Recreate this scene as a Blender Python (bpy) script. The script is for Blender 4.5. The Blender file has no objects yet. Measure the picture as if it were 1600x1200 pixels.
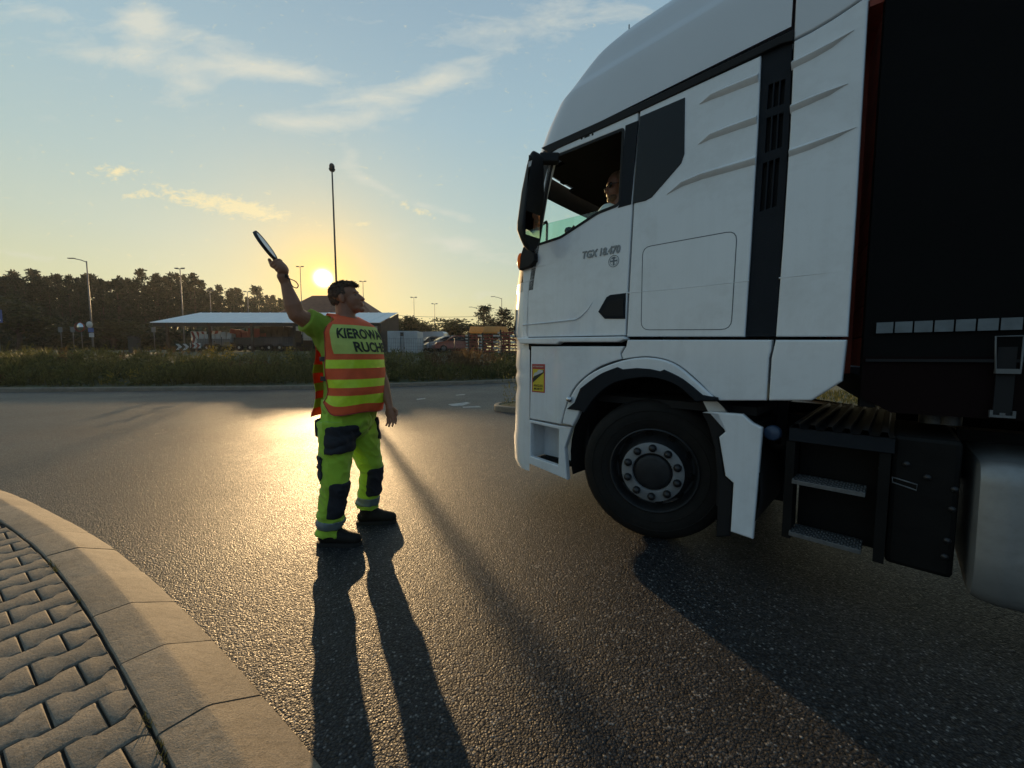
import bpy, bmesh, math, random
import numpy as np
from mathutils import Vector, Matrix, noise as mnoise

C = bpy.context
SC = C.scene
COL = SC.collection
R = math.radians
rnd = random.Random(7)

# ------------------------------------------------------------------ camera
F_PX, CX, CY = 600.0, 800.0, 600.0          # pinhole of the 1600x1200 photograph
CAM_H, PITCH = 1.30, math.atan(43 / 600.0)
cam_d = bpy.data.cameras.new('camera')
cam = bpy.data.objects.new('camera', cam_d); COL.objects.link(cam)
cam.location = (0, 0, CAM_H)
cam.rotation_euler = (R(90) - PITCH, 0, 0)
cam_d.sensor_width = 36.0
cam_d.lens = 13.5
cam_d.clip_start = 0.05
cam_d.clip_end = 6000
SC.camera = cam

# ------------------------------------------------------------------ measuring helpers
_c, _s = math.cos(PITCH), math.sin(PITCH)
_f, _u, _r = np.array([0, _c, -_s]), np.array([0, _s, _c]), np.array([1.0, 0, 0])
_o = np.array([0, 0, CAM_H])
def ray(x, y): return _f + _r * ((x - CX) / F_PX) - _u * ((y - CY) / F_PX)
def G(x, y, z=0.0):
    d = ray(x, y); return _o + d * ((z - CAM_H) / d[2])
def D(x, y, depth):
    d = ray(x, y); return _o + d * (depth / d[1])

SUN_AZ, SUN_EL = R(-25.8), R(10.2)           # azimuth from +Y towards +X
SUN_DIR = Vector((math.sin(SUN_AZ) * math.cos(SUN_EL), math.cos(SUN_AZ) * math.cos(SUN_EL), math.sin(SUN_EL)))

# ------------------------------------------------------------------ sun, world, exposure
sd = bpy.data.lights.new('sun', 'SUN'); sd.energy = 5.0; sd.angle = R(0.5); sd.color = (1.0, 0.66, 0.32)
so = bpy.data.objects.new('sun', sd); COL.objects.link(so)
so.rotation_euler = SUN_DIR.to_track_quat('Z', 'Y').to_euler()
so.location = (-30, 60, 20)

SC.view_settings.view_transform = 'Standard'
SC.view_settings.look = 'None'
SC.view_settings.exposure = 0.0
SC.view_settings.gamma = 1.0

class NT:
    """tiny expression helper over a node tree"""
    def __init__(self, tree): self.t = tree; self.n = tree.nodes; self.l = tree.links
    def node(self, typ, **kw):
        n = self.n.new(typ)
        for k, v in kw.items(): setattr(n, k, v)
        return n
    def put(self, sock, v):
        if hasattr(v, 'is_linked') or hasattr(v, 'links'): self.l.new(v, sock)
        elif v is not None:
            sock.default_value = v
    def m(self, op, a, b=None, c=None, clamp=False):
        n = self.node('ShaderNodeMath', operation=op); n.use_clamp = clamp
        for i, v in enumerate((a, b, c)):
            if v is not None: self.put(n.inputs[i], v)
        return n.outputs[0]
    def vm(self, op, a, b=None, out=0):
        n = self.node('ShaderNodeVectorMath', operation=op)
        self.put(n.inputs[0], a)
        if b is not None:
            if op == 'SCALE': self.put(n.inputs[3], b)
            else: self.put(n.inputs[1], b)
        return n.outputs[out]
    def mix(self, f, a, b, typ='MIX'):
        n = self.node('ShaderNodeMix', data_type='RGBA', blend_type=typ)
        self.put(n.inputs[0], f)
        for s, v in ((n.inputs[6], a), (n.inputs[7], b)):
            if isinstance(v, tuple) and len(v) == 3: v = (*v, 1)
            self.put(s, v)
        return n.outputs[2]
    def ramp(self, f, stops, interp='LINEAR'):
        n = self.node('ShaderNodeValToRGB'); cr = n.color_ramp; cr.interpolation = interp
        while len(cr.elements) < len(stops): cr.elements.new(0.5)
        for e, (p, c) in zip(cr.elements, stops):
            e.position = p; e.color = (*c, 1) if len(c) == 3 else c
        self.put(n.inputs[0], f)
        return n.outputs[0]
    def noise(self, vec, scale, detail=4, rough=0.55, dist=0.0, out=0):
        n = self.node('ShaderNodeTexNoise'); n.inputs['Scale'].default_value = scale
        n.inputs['Detail'].default_value = detail; n.inputs['Roughness'].default_value = rough
        n.inputs['Distortion'].default_value = dist
        if vec is not None: self.l.new(vec, n.inputs['Vector'])
        return n.outputs[out]

def s2l(*c):
    return tuple((v / 255 / 12.92) if v / 255 <= 0.04045 else ((v / 255 + 0.055) / 1.055) ** 2.4 for v in c)

def azel(x, y):
    d = ray(x, y); d = d / np.linalg.norm(d)
    return math.atan2(d[0], d[1]), math.asin(d[2])

def make_world():
    w = bpy.data.worlds.new('World'); SC.world = w; w.use_nodes = True
    T = NT(w.node_tree); T.n.clear()
    out = T.node('ShaderNodeOutputWorld'); bg = T.node('ShaderNodeBackground')
    T.l.new(bg.outputs[0], out.inputs[0])
    tc = T.node('ShaderNodeTexCoord'); v = T.vm('NORMALIZE', tc.outputs['Generated'])
    sep = T.node('ShaderNodeSeparateXYZ'); T.l.new(v, sep.inputs[0])
    x, y, z = sep.outputs
    sky = T.node('ShaderNodeTexSky', sky_type='NISHITA')
    sky.sun_disc = False; sky.sun_elevation = SUN_EL; sky.sun_rotation = SUN_AZ
    sky.air_density = 1.0; sky.dust_density = 1.5; sky.ozone_density = 1.5
    el = T.m('ARCSINE', T.m('MINIMUM', T.m('MAXIMUM', z, -1.0), 1.0))
    az = T.m('ARCTAN2', x, y)
    # sky by elevation (0..90 deg)
    e01 = T.m('DIVIDE', el, R(90), clamp=True)
    warm = T.ramp(e01, [(0.0, s2l(224, 200, 142)), (0.04, s2l(220, 207, 150)), (0.09, s2l(208, 211, 174)), (0.15, s2l(190, 205, 190)), (0.22, s2l(175, 199, 198)),
                        (0.33, s2l(160, 190, 202)), (0.47, s2l(146, 174, 192)), (0.7, s2l(122, 148, 168)), (1.0, s2l(104, 130, 154))])
    cool = T.ramp(e01, [(0.0, s2l(112, 128, 142)), (0.1, s2l(130, 155, 172)), (0.3, s2l(120, 153, 176)), (0.6, s2l(108, 142, 167)), (1.0, s2l(96, 126, 152))])
    dots = T.vm('DOT_PRODUCT', v, tuple(SUN_DIR), out=1)
    side = T.m('MULTIPLY_ADD', dots, 0.75, 0.45, clamp=True)
    base = T.mix(side, cool, warm)
    nis = T.vm('SCALE', sky.outputs[0], 0.10)
    base = T.mix(0.06, base, nis)
    # glow of the sky round the sun
    ang = T.m('ARCCOSINE', T.m('MINIMUM', dots, 0.999999))
    g1 = T.m('EXPONENT', T.m('MULTIPLY', T.m('POWER', T.m('DIVIDE', ang, R(7.5)), 1.25), -1.0))
    g2 = T.m('EXPONENT', T.m('MULTIPLY', T.m('DIVIDE', ang, R(2.3)), -1.0))
    g3 = T.m('EXPONENT', T.m('MULTIPLY', T.m('POWER', T.m('DIVIDE', ang, R(0.85)), 2.6), -1.0))
    base = T.mix(T.m('MULTIPLY', g1, 0.80), base, (1.0, 0.66, 0.16))
    glow = T.vm('SCALE', (1.0, 0.50, 0.06), T.m('MULTIPLY', g2, 0.95))
    glow = T.vm('ADD', glow, T.vm('SCALE', (1.0, 0.92, 0.66), T.m('MULTIPLY', g3, 7.0)))
    # clouds: patches in azimuth / elevation, broken up by noise
    yc = T.m('MAXIMUM', y, 0.04)
    gu = T.m('DIVIDE', x, yc); gv = T.m('DIVIDE', z, yc)
    def flat(px, py):
        d = ray(px, py); return d[0] / d[1], d[2] / d[1]
    def patch(px, py, rx, ry, tilt, amp):
        a0, e0 = flat(px, py); a1, _e = flat(px + rx, py); _a, e1 = flat(px, py - ry)
        sx, sy = abs(a1 - a0), abs(e1 - e0)
        da = T.m('SUBTRACT', gu, float(a0)); de = T.m('SUBTRACT', gv, float(e0))
        ct, st = math.cos(tilt), math.sin(tilt)
        p = T.m('DIVIDE', T.m('ADD', T.m('MULTIPLY', da, ct), T.m('MULTIPLY', de, st)), float(sx))
        q = T.m('DIVIDE', T.m('SUBTRACT', T.m('MULTIPLY', de, ct), T.m('MULTIPLY', da, st)), float(sy))
        r2 = T.m('ADD', T.m('MULTIPLY', p, p), T.m('MULTIPLY', q, q))
        return T.m('MULTIPLY', T.m('EXPONENT', T.m('MULTIPLY', r2, -1.0)), amp)
    soft = [(228, 36, 42, 34, -0.5, 1.0), (300, 55, 110, 22, -0.22, 0.75), (180, 85, 170, 20, -0.10, 0.62), (330, 105, 150, 20, -0.12, 0.62), (440, 112, 80, 18, -0.10, 0.95),
            (300, 130, 60, 14, -0.2, 0.75), (265, 150, 40, 18, 0.4, 0.45), (470, 192, 100, 15, -0.02, 1.0), (570, 178, 60, 14, 0.15, 0.6), (600, 150, 110, 22, 0.12, 0.75), (690, 122, 70, 18, 0.25, 0.7),
            (545, 245, 16, 34, 0.5, 0.45), (580, 285, 45, 9, -0.5, 0.55), (650, 318, 60, 8, -0.35, 0.5), (720, 340, 40, 8, -0.35, 0.45), (690, 376, 75, 14, -0.12, 0.65), (760, 400, 60, 12, -0.2, 0.5),
            (740, 462, 70, 9, 0.12, 0.45), (60, 22, 110, 18, -0.1, 0.4), (830, 45, 110, 40, 0.3, 0.45), (950, 15, 120, 30, 0.1, 0.4), (720, 50, 90, 26, 0.1, 0.4), (40, 398, 80, 6, -0.15, 0.45)]
    hard = [(182, 268, 46, 10, 0.05, 0.95), (330, 316, 112, 15, -0.17, 1.1), (400, 332, 46, 13, -0.2, 0.7), (203, 306, 18, 5, 0, 0.6), (480, 354, 16, 4, 0, 0.6), (560, 350, 22, 4, 0, 0.6), (648, 326, 30, 7, -0.35, 0.8)]
    def acc(lst):
        s = None
        for p in lst:
            g = patch(*p); s = g if s is None else T.m('ADD', s, g)
        return s
    cv = T.node('ShaderNodeCombineXYZ'); T.l.new(gu, cv.inputs[0]); T.l.new(gv, cv.inputs[1])
    cw = T.node('ShaderNodeCombineXYZ'); T.l.new(az, cw.inputs[0]); T.l.new(el, cw.inputs[1])
    nfar = T.noise(cw.outputs[0], 3.0, 6, 0.6, 0.6)
    mp = T.node('ShaderNodeMapping'); mp.inputs['Rotation'].default_value = (0, 0, 0.06); mp.inputs['Scale'].default_value = (1, 2.8, 1)
    T.l.new(cv.outputs[0], mp.inputs[0])
    n1 = T.noise(mp.outputs[0], 5.0, 9, 0.64, 0.7)
    n2 = T.noise(mp.outputs[0], 17.0, 7, 0.66, 0.5)
    nn = T.m('ADD', T.m('MULTIPLY', n1, 0.75), T.m('MULTIPLY', n2, 0.35))
    c1 = T.m('MULTIPLY', T.m('ADD', T.m('ADD', acc(soft), T.m('MULTIPLY', T.m('SUBTRACT', nn, 0.55), 2.5)), -0.24), 0.95, clamp=True)
    mp2 = T.node('ShaderNodeMapping'); mp2.inputs['Rotation'].default_value = (0, 0, -0.3); mp2.inputs['Scale'].default_value = (1, 2.0, 1)
    T.l.new(cv.outputs[0], mp2.inputs[0])
    n3 = T.noise(mp2.outputs[0], 30.0, 7, 0.7, 0.5)
    c2 = T.m('MULTIPLY', T.m('ADD', T.m('ADD', acc(hard), T.m('MULTIPLY', T.m('SUBTRACT', n3, 0.5), 3.6)), -0.42), 1.2, clamp=True)
    far = T.m('MULTIPLY', T.m('MULTIPLY_ADD', T.m('SUBTRACT', nfar, 0.52), 2.2, 0.0, clamp=True), T.m('MULTIPLY', T.m('SUBTRACT', 0.35, side, clamp=True), 0.9))
    ccol = T.mix(side, (0.50, 0.52, 0.56), (0.72, 0.72, 0.62))
    sky1 = T.mix(T.m('MINIMUM', T.m('ADD', T.m('MULTIPLY', c1, 0.80), far), 0.8), base, ccol)
    sky2 = T.mix(T.m('MULTIPLY', c2, 0.85), sky1, (0.92, 0.80, 0.47))
    tot = T.vm('ADD', sky2, glow)
    # ground side of the dome
    dn = T.m('MULTIPLY_ADD', z, -14.0, 0.0, clamp=True)
    tot = T.mix(dn, tot, (0.10, 0.10, 0.09))
    T.l.new(tot, bg.inputs[0]); bg.inputs[1].default_value = 1.0
make_world()

# ------------------------------------------------------------------ materials
def new_mat(name):
    m = bpy.data.materials.new(name); m.use_nodes = True
    T = NT(m.node_tree); b = m.node_tree.nodes['Principled BSDF']
    return m, T, b

def plain(name, col, rough=0.5, metal=0.0, var=0.12, vscale=6.0, bump=0.0, bscale=60.0, coat=0.0, dirt=0.0, spec=0.5, dirtcol=(0.12, 0.10, 0.08), transl=0.0, sheen=0.0, streak=0.0):
    m, T, b = new_mat(name)
    tc = T.node('ShaderNodeTexCoord'); o = tc.outputs['Object']
    n = T.noise(o, vscale, 5, 0.6)
    lo = tuple(c * (1 - var) for c in col); hi = tuple(min(1, c * (1 + var)) for c in col)
    cc = T.ramp(n, [(0.3, lo), (0.7, hi)])
    if dirt:
        d1 = T.noise(o, 2.3, 8, 0.7, 0.5); d2 = T.noise(o, 21.0, 4, 0.6)
        k = T.m('MULTIPLY', T.m('MULTIPLY_ADD', T.m('SUBTRACT', T.m('MULTIPLY_ADD', d2, 0.3, d1), 0.62), 4.0, 0.0, clamp=True), dirt)
        cc = T.mix(k, cc, dirtcol)
    if streak:     # rain-washed road film running down the panels
        mp = T.node('ShaderNodeMapping'); mp.inputs['Scale'].default_value = (22, 22, 1.1); T.l.new(o, mp.inputs[0])
        st = T.noise(mp.outputs[0], 1.0, 5, 0.65, 0.2); zz = T.node('ShaderNodeSeparateXYZ'); T.l.new(o, zz.inputs[0])
        low = T.m('MULTIPLY_ADD', zz.outputs[2], -0.55, 1.45, clamp=True)
        k2 = T.m('MULTIPLY', T.m('MULTIPLY_ADD', T.m('SUBTRACT', st, 0.50), 3.2, 0.10, clamp=True), T.m('MULTIPLY_ADD', low, 0.7, 0.3))
        cc = T.mix(T.m('MULTIPLY', k2, streak), cc, (0.30, 0.28, 0.25))
    T.l.new(cc, b.inputs['Base Color'])
    b.inputs['Roughness'].default_value = rough; b.inputs['Metallic'].default_value = metal
    b.inputs['Specular IOR Level'].default_value = spec
    b.inputs['Coat Weight'].default_value = coat; b.inputs['Coat Roughness'].default_value = 0.08
    if sheen: b.inputs['Sheen Weight'].default_value = sheen
    if bump:
        bn = T.node('ShaderNodeBump'); bn.inputs['Strength'].default_value = bump; bn.inputs['Distance'].default_value = 0.01
        T.l.new(T.noise(o, bscale, 5, 0.65), bn.inputs['Height']); T.l.new(bn.outputs[0], b.inputs['Normal'])
    if transl:
        tr = T.node('ShaderNodeBsdfTranslucent'); T.l.new(cc, tr.inputs[0])
        mx = T.node('ShaderNodeMixShader'); mx.inputs[0].default_value = transl
        T.l.new(b.outputs[0], mx.inputs[1]); T.l.new(tr.outputs[0], mx.inputs[2])
        T.l.new(mx.outputs[0], m.node_tree.nodes['Material Output'].inputs[0])
    return m

def glass(name, tint, gloss=0.10):
    m, T, b = new_mat(name); T.n.remove(b)
    tr = T.node('ShaderNodeBsdfTransparent'); tr.inputs[0].default_value = (*tint, 1)
    gl = T.node('ShaderNodeBsdfGlossy'); gl.inputs['Roughness'].default_value = 0.02
    fr = T.node('ShaderNodeLayerWeight'); fr.inputs[0].default_value = 0.5
    mx = T.node('ShaderNodeMixShader'); T.l.new(T.m('MULTIPLY_ADD', T.m('POWER', fr.outputs[1], 4.0), 0.7, 0.03 + gloss * 0.2), mx.inputs[0])
    T.l.new(tr.outputs[0], mx.inputs[1]); T.l.new(gl.outputs[0], mx.inputs[2])
    T.l.new(mx.outputs[0], m.node_tree.nodes['Material Output'].inputs[0])
    return m

def asphalt():
    m, T, b = new_mat('asphalt')
    tc = T.node('ShaderNodeTexCoord'); o = tc.outputs['Object']
    def vor(scale, feat='F1'):
        n = T.node('ShaderNodeTexVoronoi', feature=feat); n.inputs['Scale'].default_value = scale
        T.l.new(o, n.inputs['Vector']); return n
    v1 = vor(112.0); v2 = vor(260.0)
    col = T.node('ShaderNodeSeparateColor'); T.l.new(v1.outputs['Color'], col.inputs[0])
    stone = T.ramp(col.outputs[0], [(0.0, (0.018, 0.020, 0.024)), (0.6, (0.036, 0.039, 0.044)), (0.90, (0.060, 0.062, 0.066)), (1.0, (0.26, 0.255, 0.245))])
    edge = T.m('MULTIPLY_ADD', v1.outputs['Distance'], -1.35, 1.2, clamp=True)
    big = T.noise(o, 0.55, 6, 0.6, 0.3); mid = T.noise(o, 5.0, 5, 0.6)
    c = T.mix(1.0, stone, T.ramp(edge, [(0.25, (0.25, 0.25, 0.26)), (0.8, (1, 1, 1))]), 'MULTIPLY')
    c = T.mix(1.0, c, T.ramp(big, [(0.3, (0.72, 0.72, 0.74)), (0.7, (1.25, 1.22, 1.18))]), 'MULTIPLY')
    c = T.mix(1.0, c, T.ramp(mid, [(0.3, (0.88, 0.88, 0.88)), (0.7, (1.12, 1.12, 1.12))]), 'MULTIPLY')
    # worn wheel paths round the junction and a few oil drips
    dist = T.vm('DISTANCE', o, (-9.0, -7.5, 0.0), out=1)
    wn = T.noise(o, 0.8, 4, 0.6)
    band = T.m('SINE', T.m('MULTIPLY_ADD', dist, 3.3, T.m('MULTIPLY', wn, 3.0)))
    c = T.mix(1.0, c, T.ramp(T.m('MULTIPLY_ADD', band, 0.5, 0.5), [(0.1, (0.84, 0.84, 0.85)), (0.9, (1.13, 1.12, 1.10))]), 'MULTIPLY')
    dr = T.noise(o, 2.6, 3, 0.5); c = T.mix(1.0, c, T.ramp(dr, [(0.26, (0.55, 0.55, 0.56)), (0.33, (1, 1, 1))]), 'MULTIPLY')
    T.l.new(c, b.inputs['Base Color'])
    T.l.new(T.m('ADD', T.m('MULTIPLY_ADD', col.outputs[1], 0.24, 0.40), T.m('MULTIPLY', T.m('SUBTRACT', big, 0.5), 0.30)), b.inputs['Roughness'])
    b.inputs['Specular IOR Level'].default_value = 0.27
    h = T.m('ADD', T.m('MULTIPLY', T.m('POWER', edge, 0.6), T.m('MULTIPLY_ADD', col.outputs[2], 0.6, 0.55)), T.m('MULTIPLY', v2.outputs['Distance'], -0.28))
    h = T.m('ADD', h, T.m('MULTIPLY', mid, 0.6))
    bn = T.node('ShaderNodeBump'); bn.inputs['Strength'].default_value = 0.85; bn.inputs['Distance'].default_value = 0.0042
    T.l.new(h, bn.inputs['Height']); T.l.new(bn.outputs[0], b.inputs['Normal'])
    return m

def concrete(name, col):
    m, T, b = new_mat(name)
    tc = T.node('ShaderNodeTexCoord'); o = tc.outputs['Object']
    n1 = T.noise(o, 3.0, 6, 0.65, 0.4); n2 = T.noise(o, 170.0, 3, 0.7); n3 = T.noise(o, 28.0, 5, 0.7)
    c = T.ramp(n1, [(0.3, tuple(k * 0.72 for k in col)), (0.7, tuple(k * 1.12 for k in col))])
    c = T.mix(1.0, c, T.ramp(n2, [(0.32, (0.62, 0.61, 0.6)), (0.62, (1.15, 1.15, 1.15))]), 'MULTIPLY')
    c = T.mix(1.0, c, T.ramp(n3, [(0.28, (0.66, 0.65, 0.63)), (0.5, (1, 1, 1))]), 'MULTIPLY')
    T.l.new(c, b.inputs['Base Color']); b.inputs['Roughness'].default_value = 0.78
    b.inputs['Specular IOR Level'].default_value = 0.35
    bn = T.node('ShaderNodeBump'); bn.inputs['Strength'].default_value = 0.7; bn.inputs['Distance'].default_value = 0.003
    T.l.new(T.m('ADD', n2, T.m('MULTIPLY', n3, 1.6)), bn.inputs['Height']); T.l.new(bn.outputs[0], b.inputs['Normal'])
    return m

def leafy(name, a, bcol, transl=0.35, rough=0.6):
    m, T, b = new_mat(name)
    tc = T.node('ShaderNodeTexCoord'); o = tc.outputs['Object']
    ge = T.node('ShaderNodeNewGeometry')
    n = T.noise(o, 0.9, 4, 0.6)
    f = T.m('ADD', T.m('MULTIPLY', n, 0.55), T.m('MULTIPLY', ge.outputs['Random Per Island'], 0.5))
    cc = T.ramp(f, [(0.22, a), (0.75, bcol)])
    T.l.new(cc, b.inputs['Base Color']); b.inputs['Roughness'].default_value = rough
    b.inputs['Specular IOR Level'].default_value = 0.25
    tr = T.node('ShaderNodeBsdfTranslucent'); T.l.new(cc, tr.inputs[0])
    mx = T.node('ShaderNodeMixShader'); mx.inputs[0].default_value = transl
    T.l.new(b.outputs[0], mx.inputs[1]); T.l.new(tr.outputs[0], mx.inputs[2])
    T.l.new(mx.outputs[0], m.node_tree.nodes['Material Output'].inputs[0])
    return m

M = {}
M['asphalt'] = asphalt()
M['kerb'] = concrete('kerb_concrete', (0.255, 0.215, 0.165))
M['paver'] = concrete('paver_concrete', (0.19, 0.165, 0.132))
M['joint'] = plain('joint_sand', (0.035, 0.03, 0.025), 0.95, bump=0.6, bscale=90, var=0.4)
M['soil'] = plain('soil', (0.05, 0.055, 0.025), 0.95, var=0.4, vscale=1.5, bump=0.6, bscale=12)
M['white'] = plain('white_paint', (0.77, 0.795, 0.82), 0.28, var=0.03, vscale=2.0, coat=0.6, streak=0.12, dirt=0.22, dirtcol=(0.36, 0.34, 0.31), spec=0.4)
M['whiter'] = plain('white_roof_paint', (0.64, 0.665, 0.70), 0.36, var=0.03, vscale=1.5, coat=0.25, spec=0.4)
M['black'] = plain('black_plastic', (0.010, 0.0105, 0.012), 0.6, spec=0.25, var=0.15, bump=0.15, bscale=120)
M['blackgloss'] = plain('dark_glass', (0.006, 0.007, 0.010), 0.06, var=0.05, spec=0.28)
M['grey'] = plain('dark_grey_plastic', (0.012, 0.015, 0.020), 0.65, spec=0.16, var=0.12, bump=0.2, bscale=150)
M['gap'] = plain('panel_gap_rubber', (0.006, 0.006, 0.007), 0.8, var=0.1)
M['rubber'] = plain('tyre_rubber', (0.011, 0.010, 0.009), 0.78, var=0.25, vscale=9, bump=0.25, bscale=70, dirt=0.3, dirtcol=(0.03, 0.027, 0.024), spec=0.25)
M['steel'] = plain('wheel_steel', (0.045, 0.047, 0.05), 0.5, metal=0.3, var=0.2, vscale=14, dirt=0.4, dirtcol=(0.02, 0.018, 0.016), bump=0.1)
M['flange'] = plain('wheel_flange_steel', (0.20, 0.205, 0.21), 0.5, metal=0.0, var=0.15, vscale=14, dirt=0.3, dirtcol=(0.06, 0.055, 0.05))
M['hubdark'] = plain('hub_dark', (0.02, 0.021, 0.023), 0.5, metal=0.3, var=0.3, vscale=20)
M['nut'] = plain('wheel_nut', (0.018, 0.018, 0.020), 0.4, metal=0.2, var=0.2)
M['chassis'] = plain('chassis_paint', (0.006, 0.006, 0.006), 0.6, var=0.3, bump=0.1, dirt=0.3, dirtcol=(0.014, 0.013, 0.012), spec=0.15)
M['alu'] = plain('tank_aluminium', (0.26, 0.26, 0.255), 0.48, metal=0.5, var=0.12, vscale=5, dirt=0.4, dirtcol=(0.10, 0.09, 0.08), bump=0.05)
M['tread'] = plain('tread_aluminium', (0.15, 0.155, 0.16), 0.4, metal=0.6, var=0.2, vscale=40, bump=0.3, bscale=200)
M['curtain'] = plain('curtain_tarpaulin', (0.005, 0.005, 0.0052), 0.7, var=0.15, vscale=1.2, bump=0.25, bscale=5, spec=0.08)
M['curtain_low'] = plain('curtain_lower_tarpaulin', (0.008, 0.0035, 0.0035), 0.7, var=0.2, vscale=1.6, bump=0.2, bscale=5, spec=0.08)
M['tape'] = plain('reflective_tape', (0.13, 0.155, 0.17), 0.4, var=0.2, vscale=14, bump=0.1)
M['redboard'] = plain('red_headboard_paint', (0.55, 0.10, 0.05), 0.6, var=0.25, vscale=3, dirt=0.4)
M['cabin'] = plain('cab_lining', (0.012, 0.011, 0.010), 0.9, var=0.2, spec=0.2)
M['glassg'] = glass('tinted_glass', (0.76, 0.92, 0.85))
M['glassw'] = glass('windscreen_glass', (0.88, 0.97, 0.92), 0.0)
M['mirrorg'] = plain('mirror_glass', (0.7, 0.7, 0.7), 0.03, metal=1.0, var=0.01)
M['amber'] = plain('amber_lens', (0.85, 0.36, 0.05), 0.25, var=0.08, transl=0.5)
M['bluecap'] = plain('blue_cap_plastic', (0.04, 0.07, 0.13), 0.4, var=0.1)
M['chrome'] = plain('chrome', (0.6, 0.6, 0.6), 0.15, metal=1.0, var=0.05)
M['badge'] = plain('badge_letters', (0.22, 0.24, 0.26), 0.35, metal=0.2, var=0.05)
M['seal'] = plain('badge_print', (0.16, 0.19, 0.22), 0.5, var=0.1)
M['skin'] = plain('skin', (0.30, 0.135, 0.075), 0.5, var=0.12, vscale=14, bump=0.12, bscale=110, spec=0.4)
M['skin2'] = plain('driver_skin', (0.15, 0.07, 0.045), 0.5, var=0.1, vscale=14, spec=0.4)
M['hair'] = plain('hair', (0.10, 0.058, 0.034), 0.65, var=0.4, vscale=60, bump=0.9, bscale=160)
M['lime'] = plain('lime_cloth', (0.33, 0.54, 0.030), 0.8, var=0.14, vscale=9, bump=0.35, bscale=30, sheen=0.2)
M['limeshirt'] = plain('lime_shirt', (0.27, 0.40, 0.035), 0.8, var=0.15, vscale=9, bump=0.35, bscale=40, transl=0.15)
M['orange'] = plain('orange_vest_cloth', (0.90, 0.145, 0.045), 0.65, var=0.10, vscale=12, bump=0.3, bscale=22, transl=0.2)
M['limestripe'] = plain('lime_reflective_stripe', (0.60, 0.80, 0.03), 0.38, var=0.08, vscale=30, bump=0.2, bscale=50)
M['limepanel'] = plain('lime_text_panel', (0.52, 0.62, 0.14), 0.6, var=0.08, vscale=14, bump=0.2, bscale=25)
M['navy'] = plain('dark_pocket_cloth', (0.018, 0.019, 0.025), 0.8, var=0.2, vscale=20, bump=0.3, bscale=60)
M['greyband'] = plain('grey_reflective_band', (0.14, 0.17, 0.17), 0.45, var=0.1, vscale=20)
M['leather'] = plain('shoe_leather', (0.012, 0.010, 0.008), 0.7, spec=0.25, var=0.3, vscale=25, bump=0.4, bscale=60)
M['sole'] = plain('shoe_sole', (0.012, 0.011, 0.010), 0.8, var=0.2)
M['ink'] = plain('black_print', (0.030, 0.034, 0.020), 0.7, var=0.1)
M['discwhite'] = plain('white_disc_face', (0.66, 0.66, 0.68), 0.4, var=0.05)
M['discred'] = plain('red_disc_face', (0.6, 0.03, 0.03), 0.4, var=0.05)
M['shirtw'] = plain('pale_shirt', (0.55, 0.70, 0.70), 0.8, var=0.05)
M['leaf_a'] = leafy('weed_leaf', (0.036, 0.042, 0.013), (0.120, 0.118, 0.036), 0.42)
M['leaf_r'] = leafy('rusty_weed', (0.060, 0.036, 0.016), (0.12, 0.078, 0.035), 0.42)
M['leaf_y'] = leafy('yellow_flower_weed', (0.10, 0.09, 0.016), (0.26, 0.20, 0.04), 0.4)
M['pine'] = leafy('pine_needles', (0.014, 0.022, 0.012), (0.045, 0.058, 0.026), 0.15)
M['broad'] = leafy('broad_leaf', (0.022, 0.032, 0.014), (0.060, 0.072, 0.026), 0.25)
M['bark'] = plain('bark', (0.075, 0.055, 0.042), 0.9, var=0.35, vscale=3, bump=0.5, bscale=14)
M['metalroof'] = plain('light_metal_roof', (0.66, 0.70, 0.72), 0.5, var=0.05, vscale=1.0, spec=0.4, dirt=0.1, dirtcol=(0.4, 0.4, 0.4))
M['lampgrey'] = plain('galvanised_grey', (0.14, 0.145, 0.145), 0.5, metal=0.3, var=0.1)
M['darkpole'] = plain('dark_pole_paint', (0.02, 0.022, 0.022), 0.5, var=0.1)
M['wood'] = plain('brown_boards', (0.050, 0.034, 0.024), 0.85, var=0.3, vscale=2.0, bump=0.3, bscale=10)
M['rooftile'] = plain('brown_roof_tiles', (0.14, 0.062, 0.038), 0.85, var=0.25, vscale=2.0, bump=0.5, bscale=6)
M['plaster'] = plain('pale_plaster', (0.42, 0.36, 0.28), 0.9, var=0.1)
M['contwhite'] = plain('container_white', (0.42, 0.45, 0.46), 0.5, var=0.08, vscale=1.5, dirt=0.35, dirtcol=(0.22, 0.2, 0.18))
M['redpaint'] = plain('red_paint', (0.26, 0.040, 0.024), 0.55, var=0.15, dirt=0.3)
M['whitepaint'] = plain('worn_white_paint', (0.62, 0.60, 0.56), 0.6, var=0.12, dirt=0.3)
M['bluepaint'] = plain('blue_sign_face', (0.025, 0.09, 0.30), 0.4, var=0.05)
M['carwhite'] = plain('silver_car_paint', (0.42, 0.43, 0.44), 0.25, var=0.04, coat=0.6, metal=0.3)
M['cardark'] = plain('dark_car_paint', (0.03, 0.032, 0.036), 0.25, var=0.06, coat=0.6)
M['carred'] = plain('rust_red_van_paint', (0.28, 0.06, 0.035), 0.35, var=0.1, coat=0.4)
M['beige'] = plain('beige_tarpaulin', (0.62, 0.45, 0.22), 0.8, var=0.12, transl=0.6)
M['pathgrey'] = concrete('far_path', (0.36, 0.36, 0.35))
M['marking'] = plain('worn_road_marking', (0.36, 0.35, 0.33), 0.8, var=0.35, vscale=9, dirt=0.7, dirtcol=(0.06, 0.06, 0.06))
M['yellowst'] = plain('sticker_yellow', (0.68, 0.52, 0.04), 0.5, var=0.05)
M['redst'] = plain('sticker_red', (0.42, 0.05, 0.04), 0.5, var=0.05)
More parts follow.
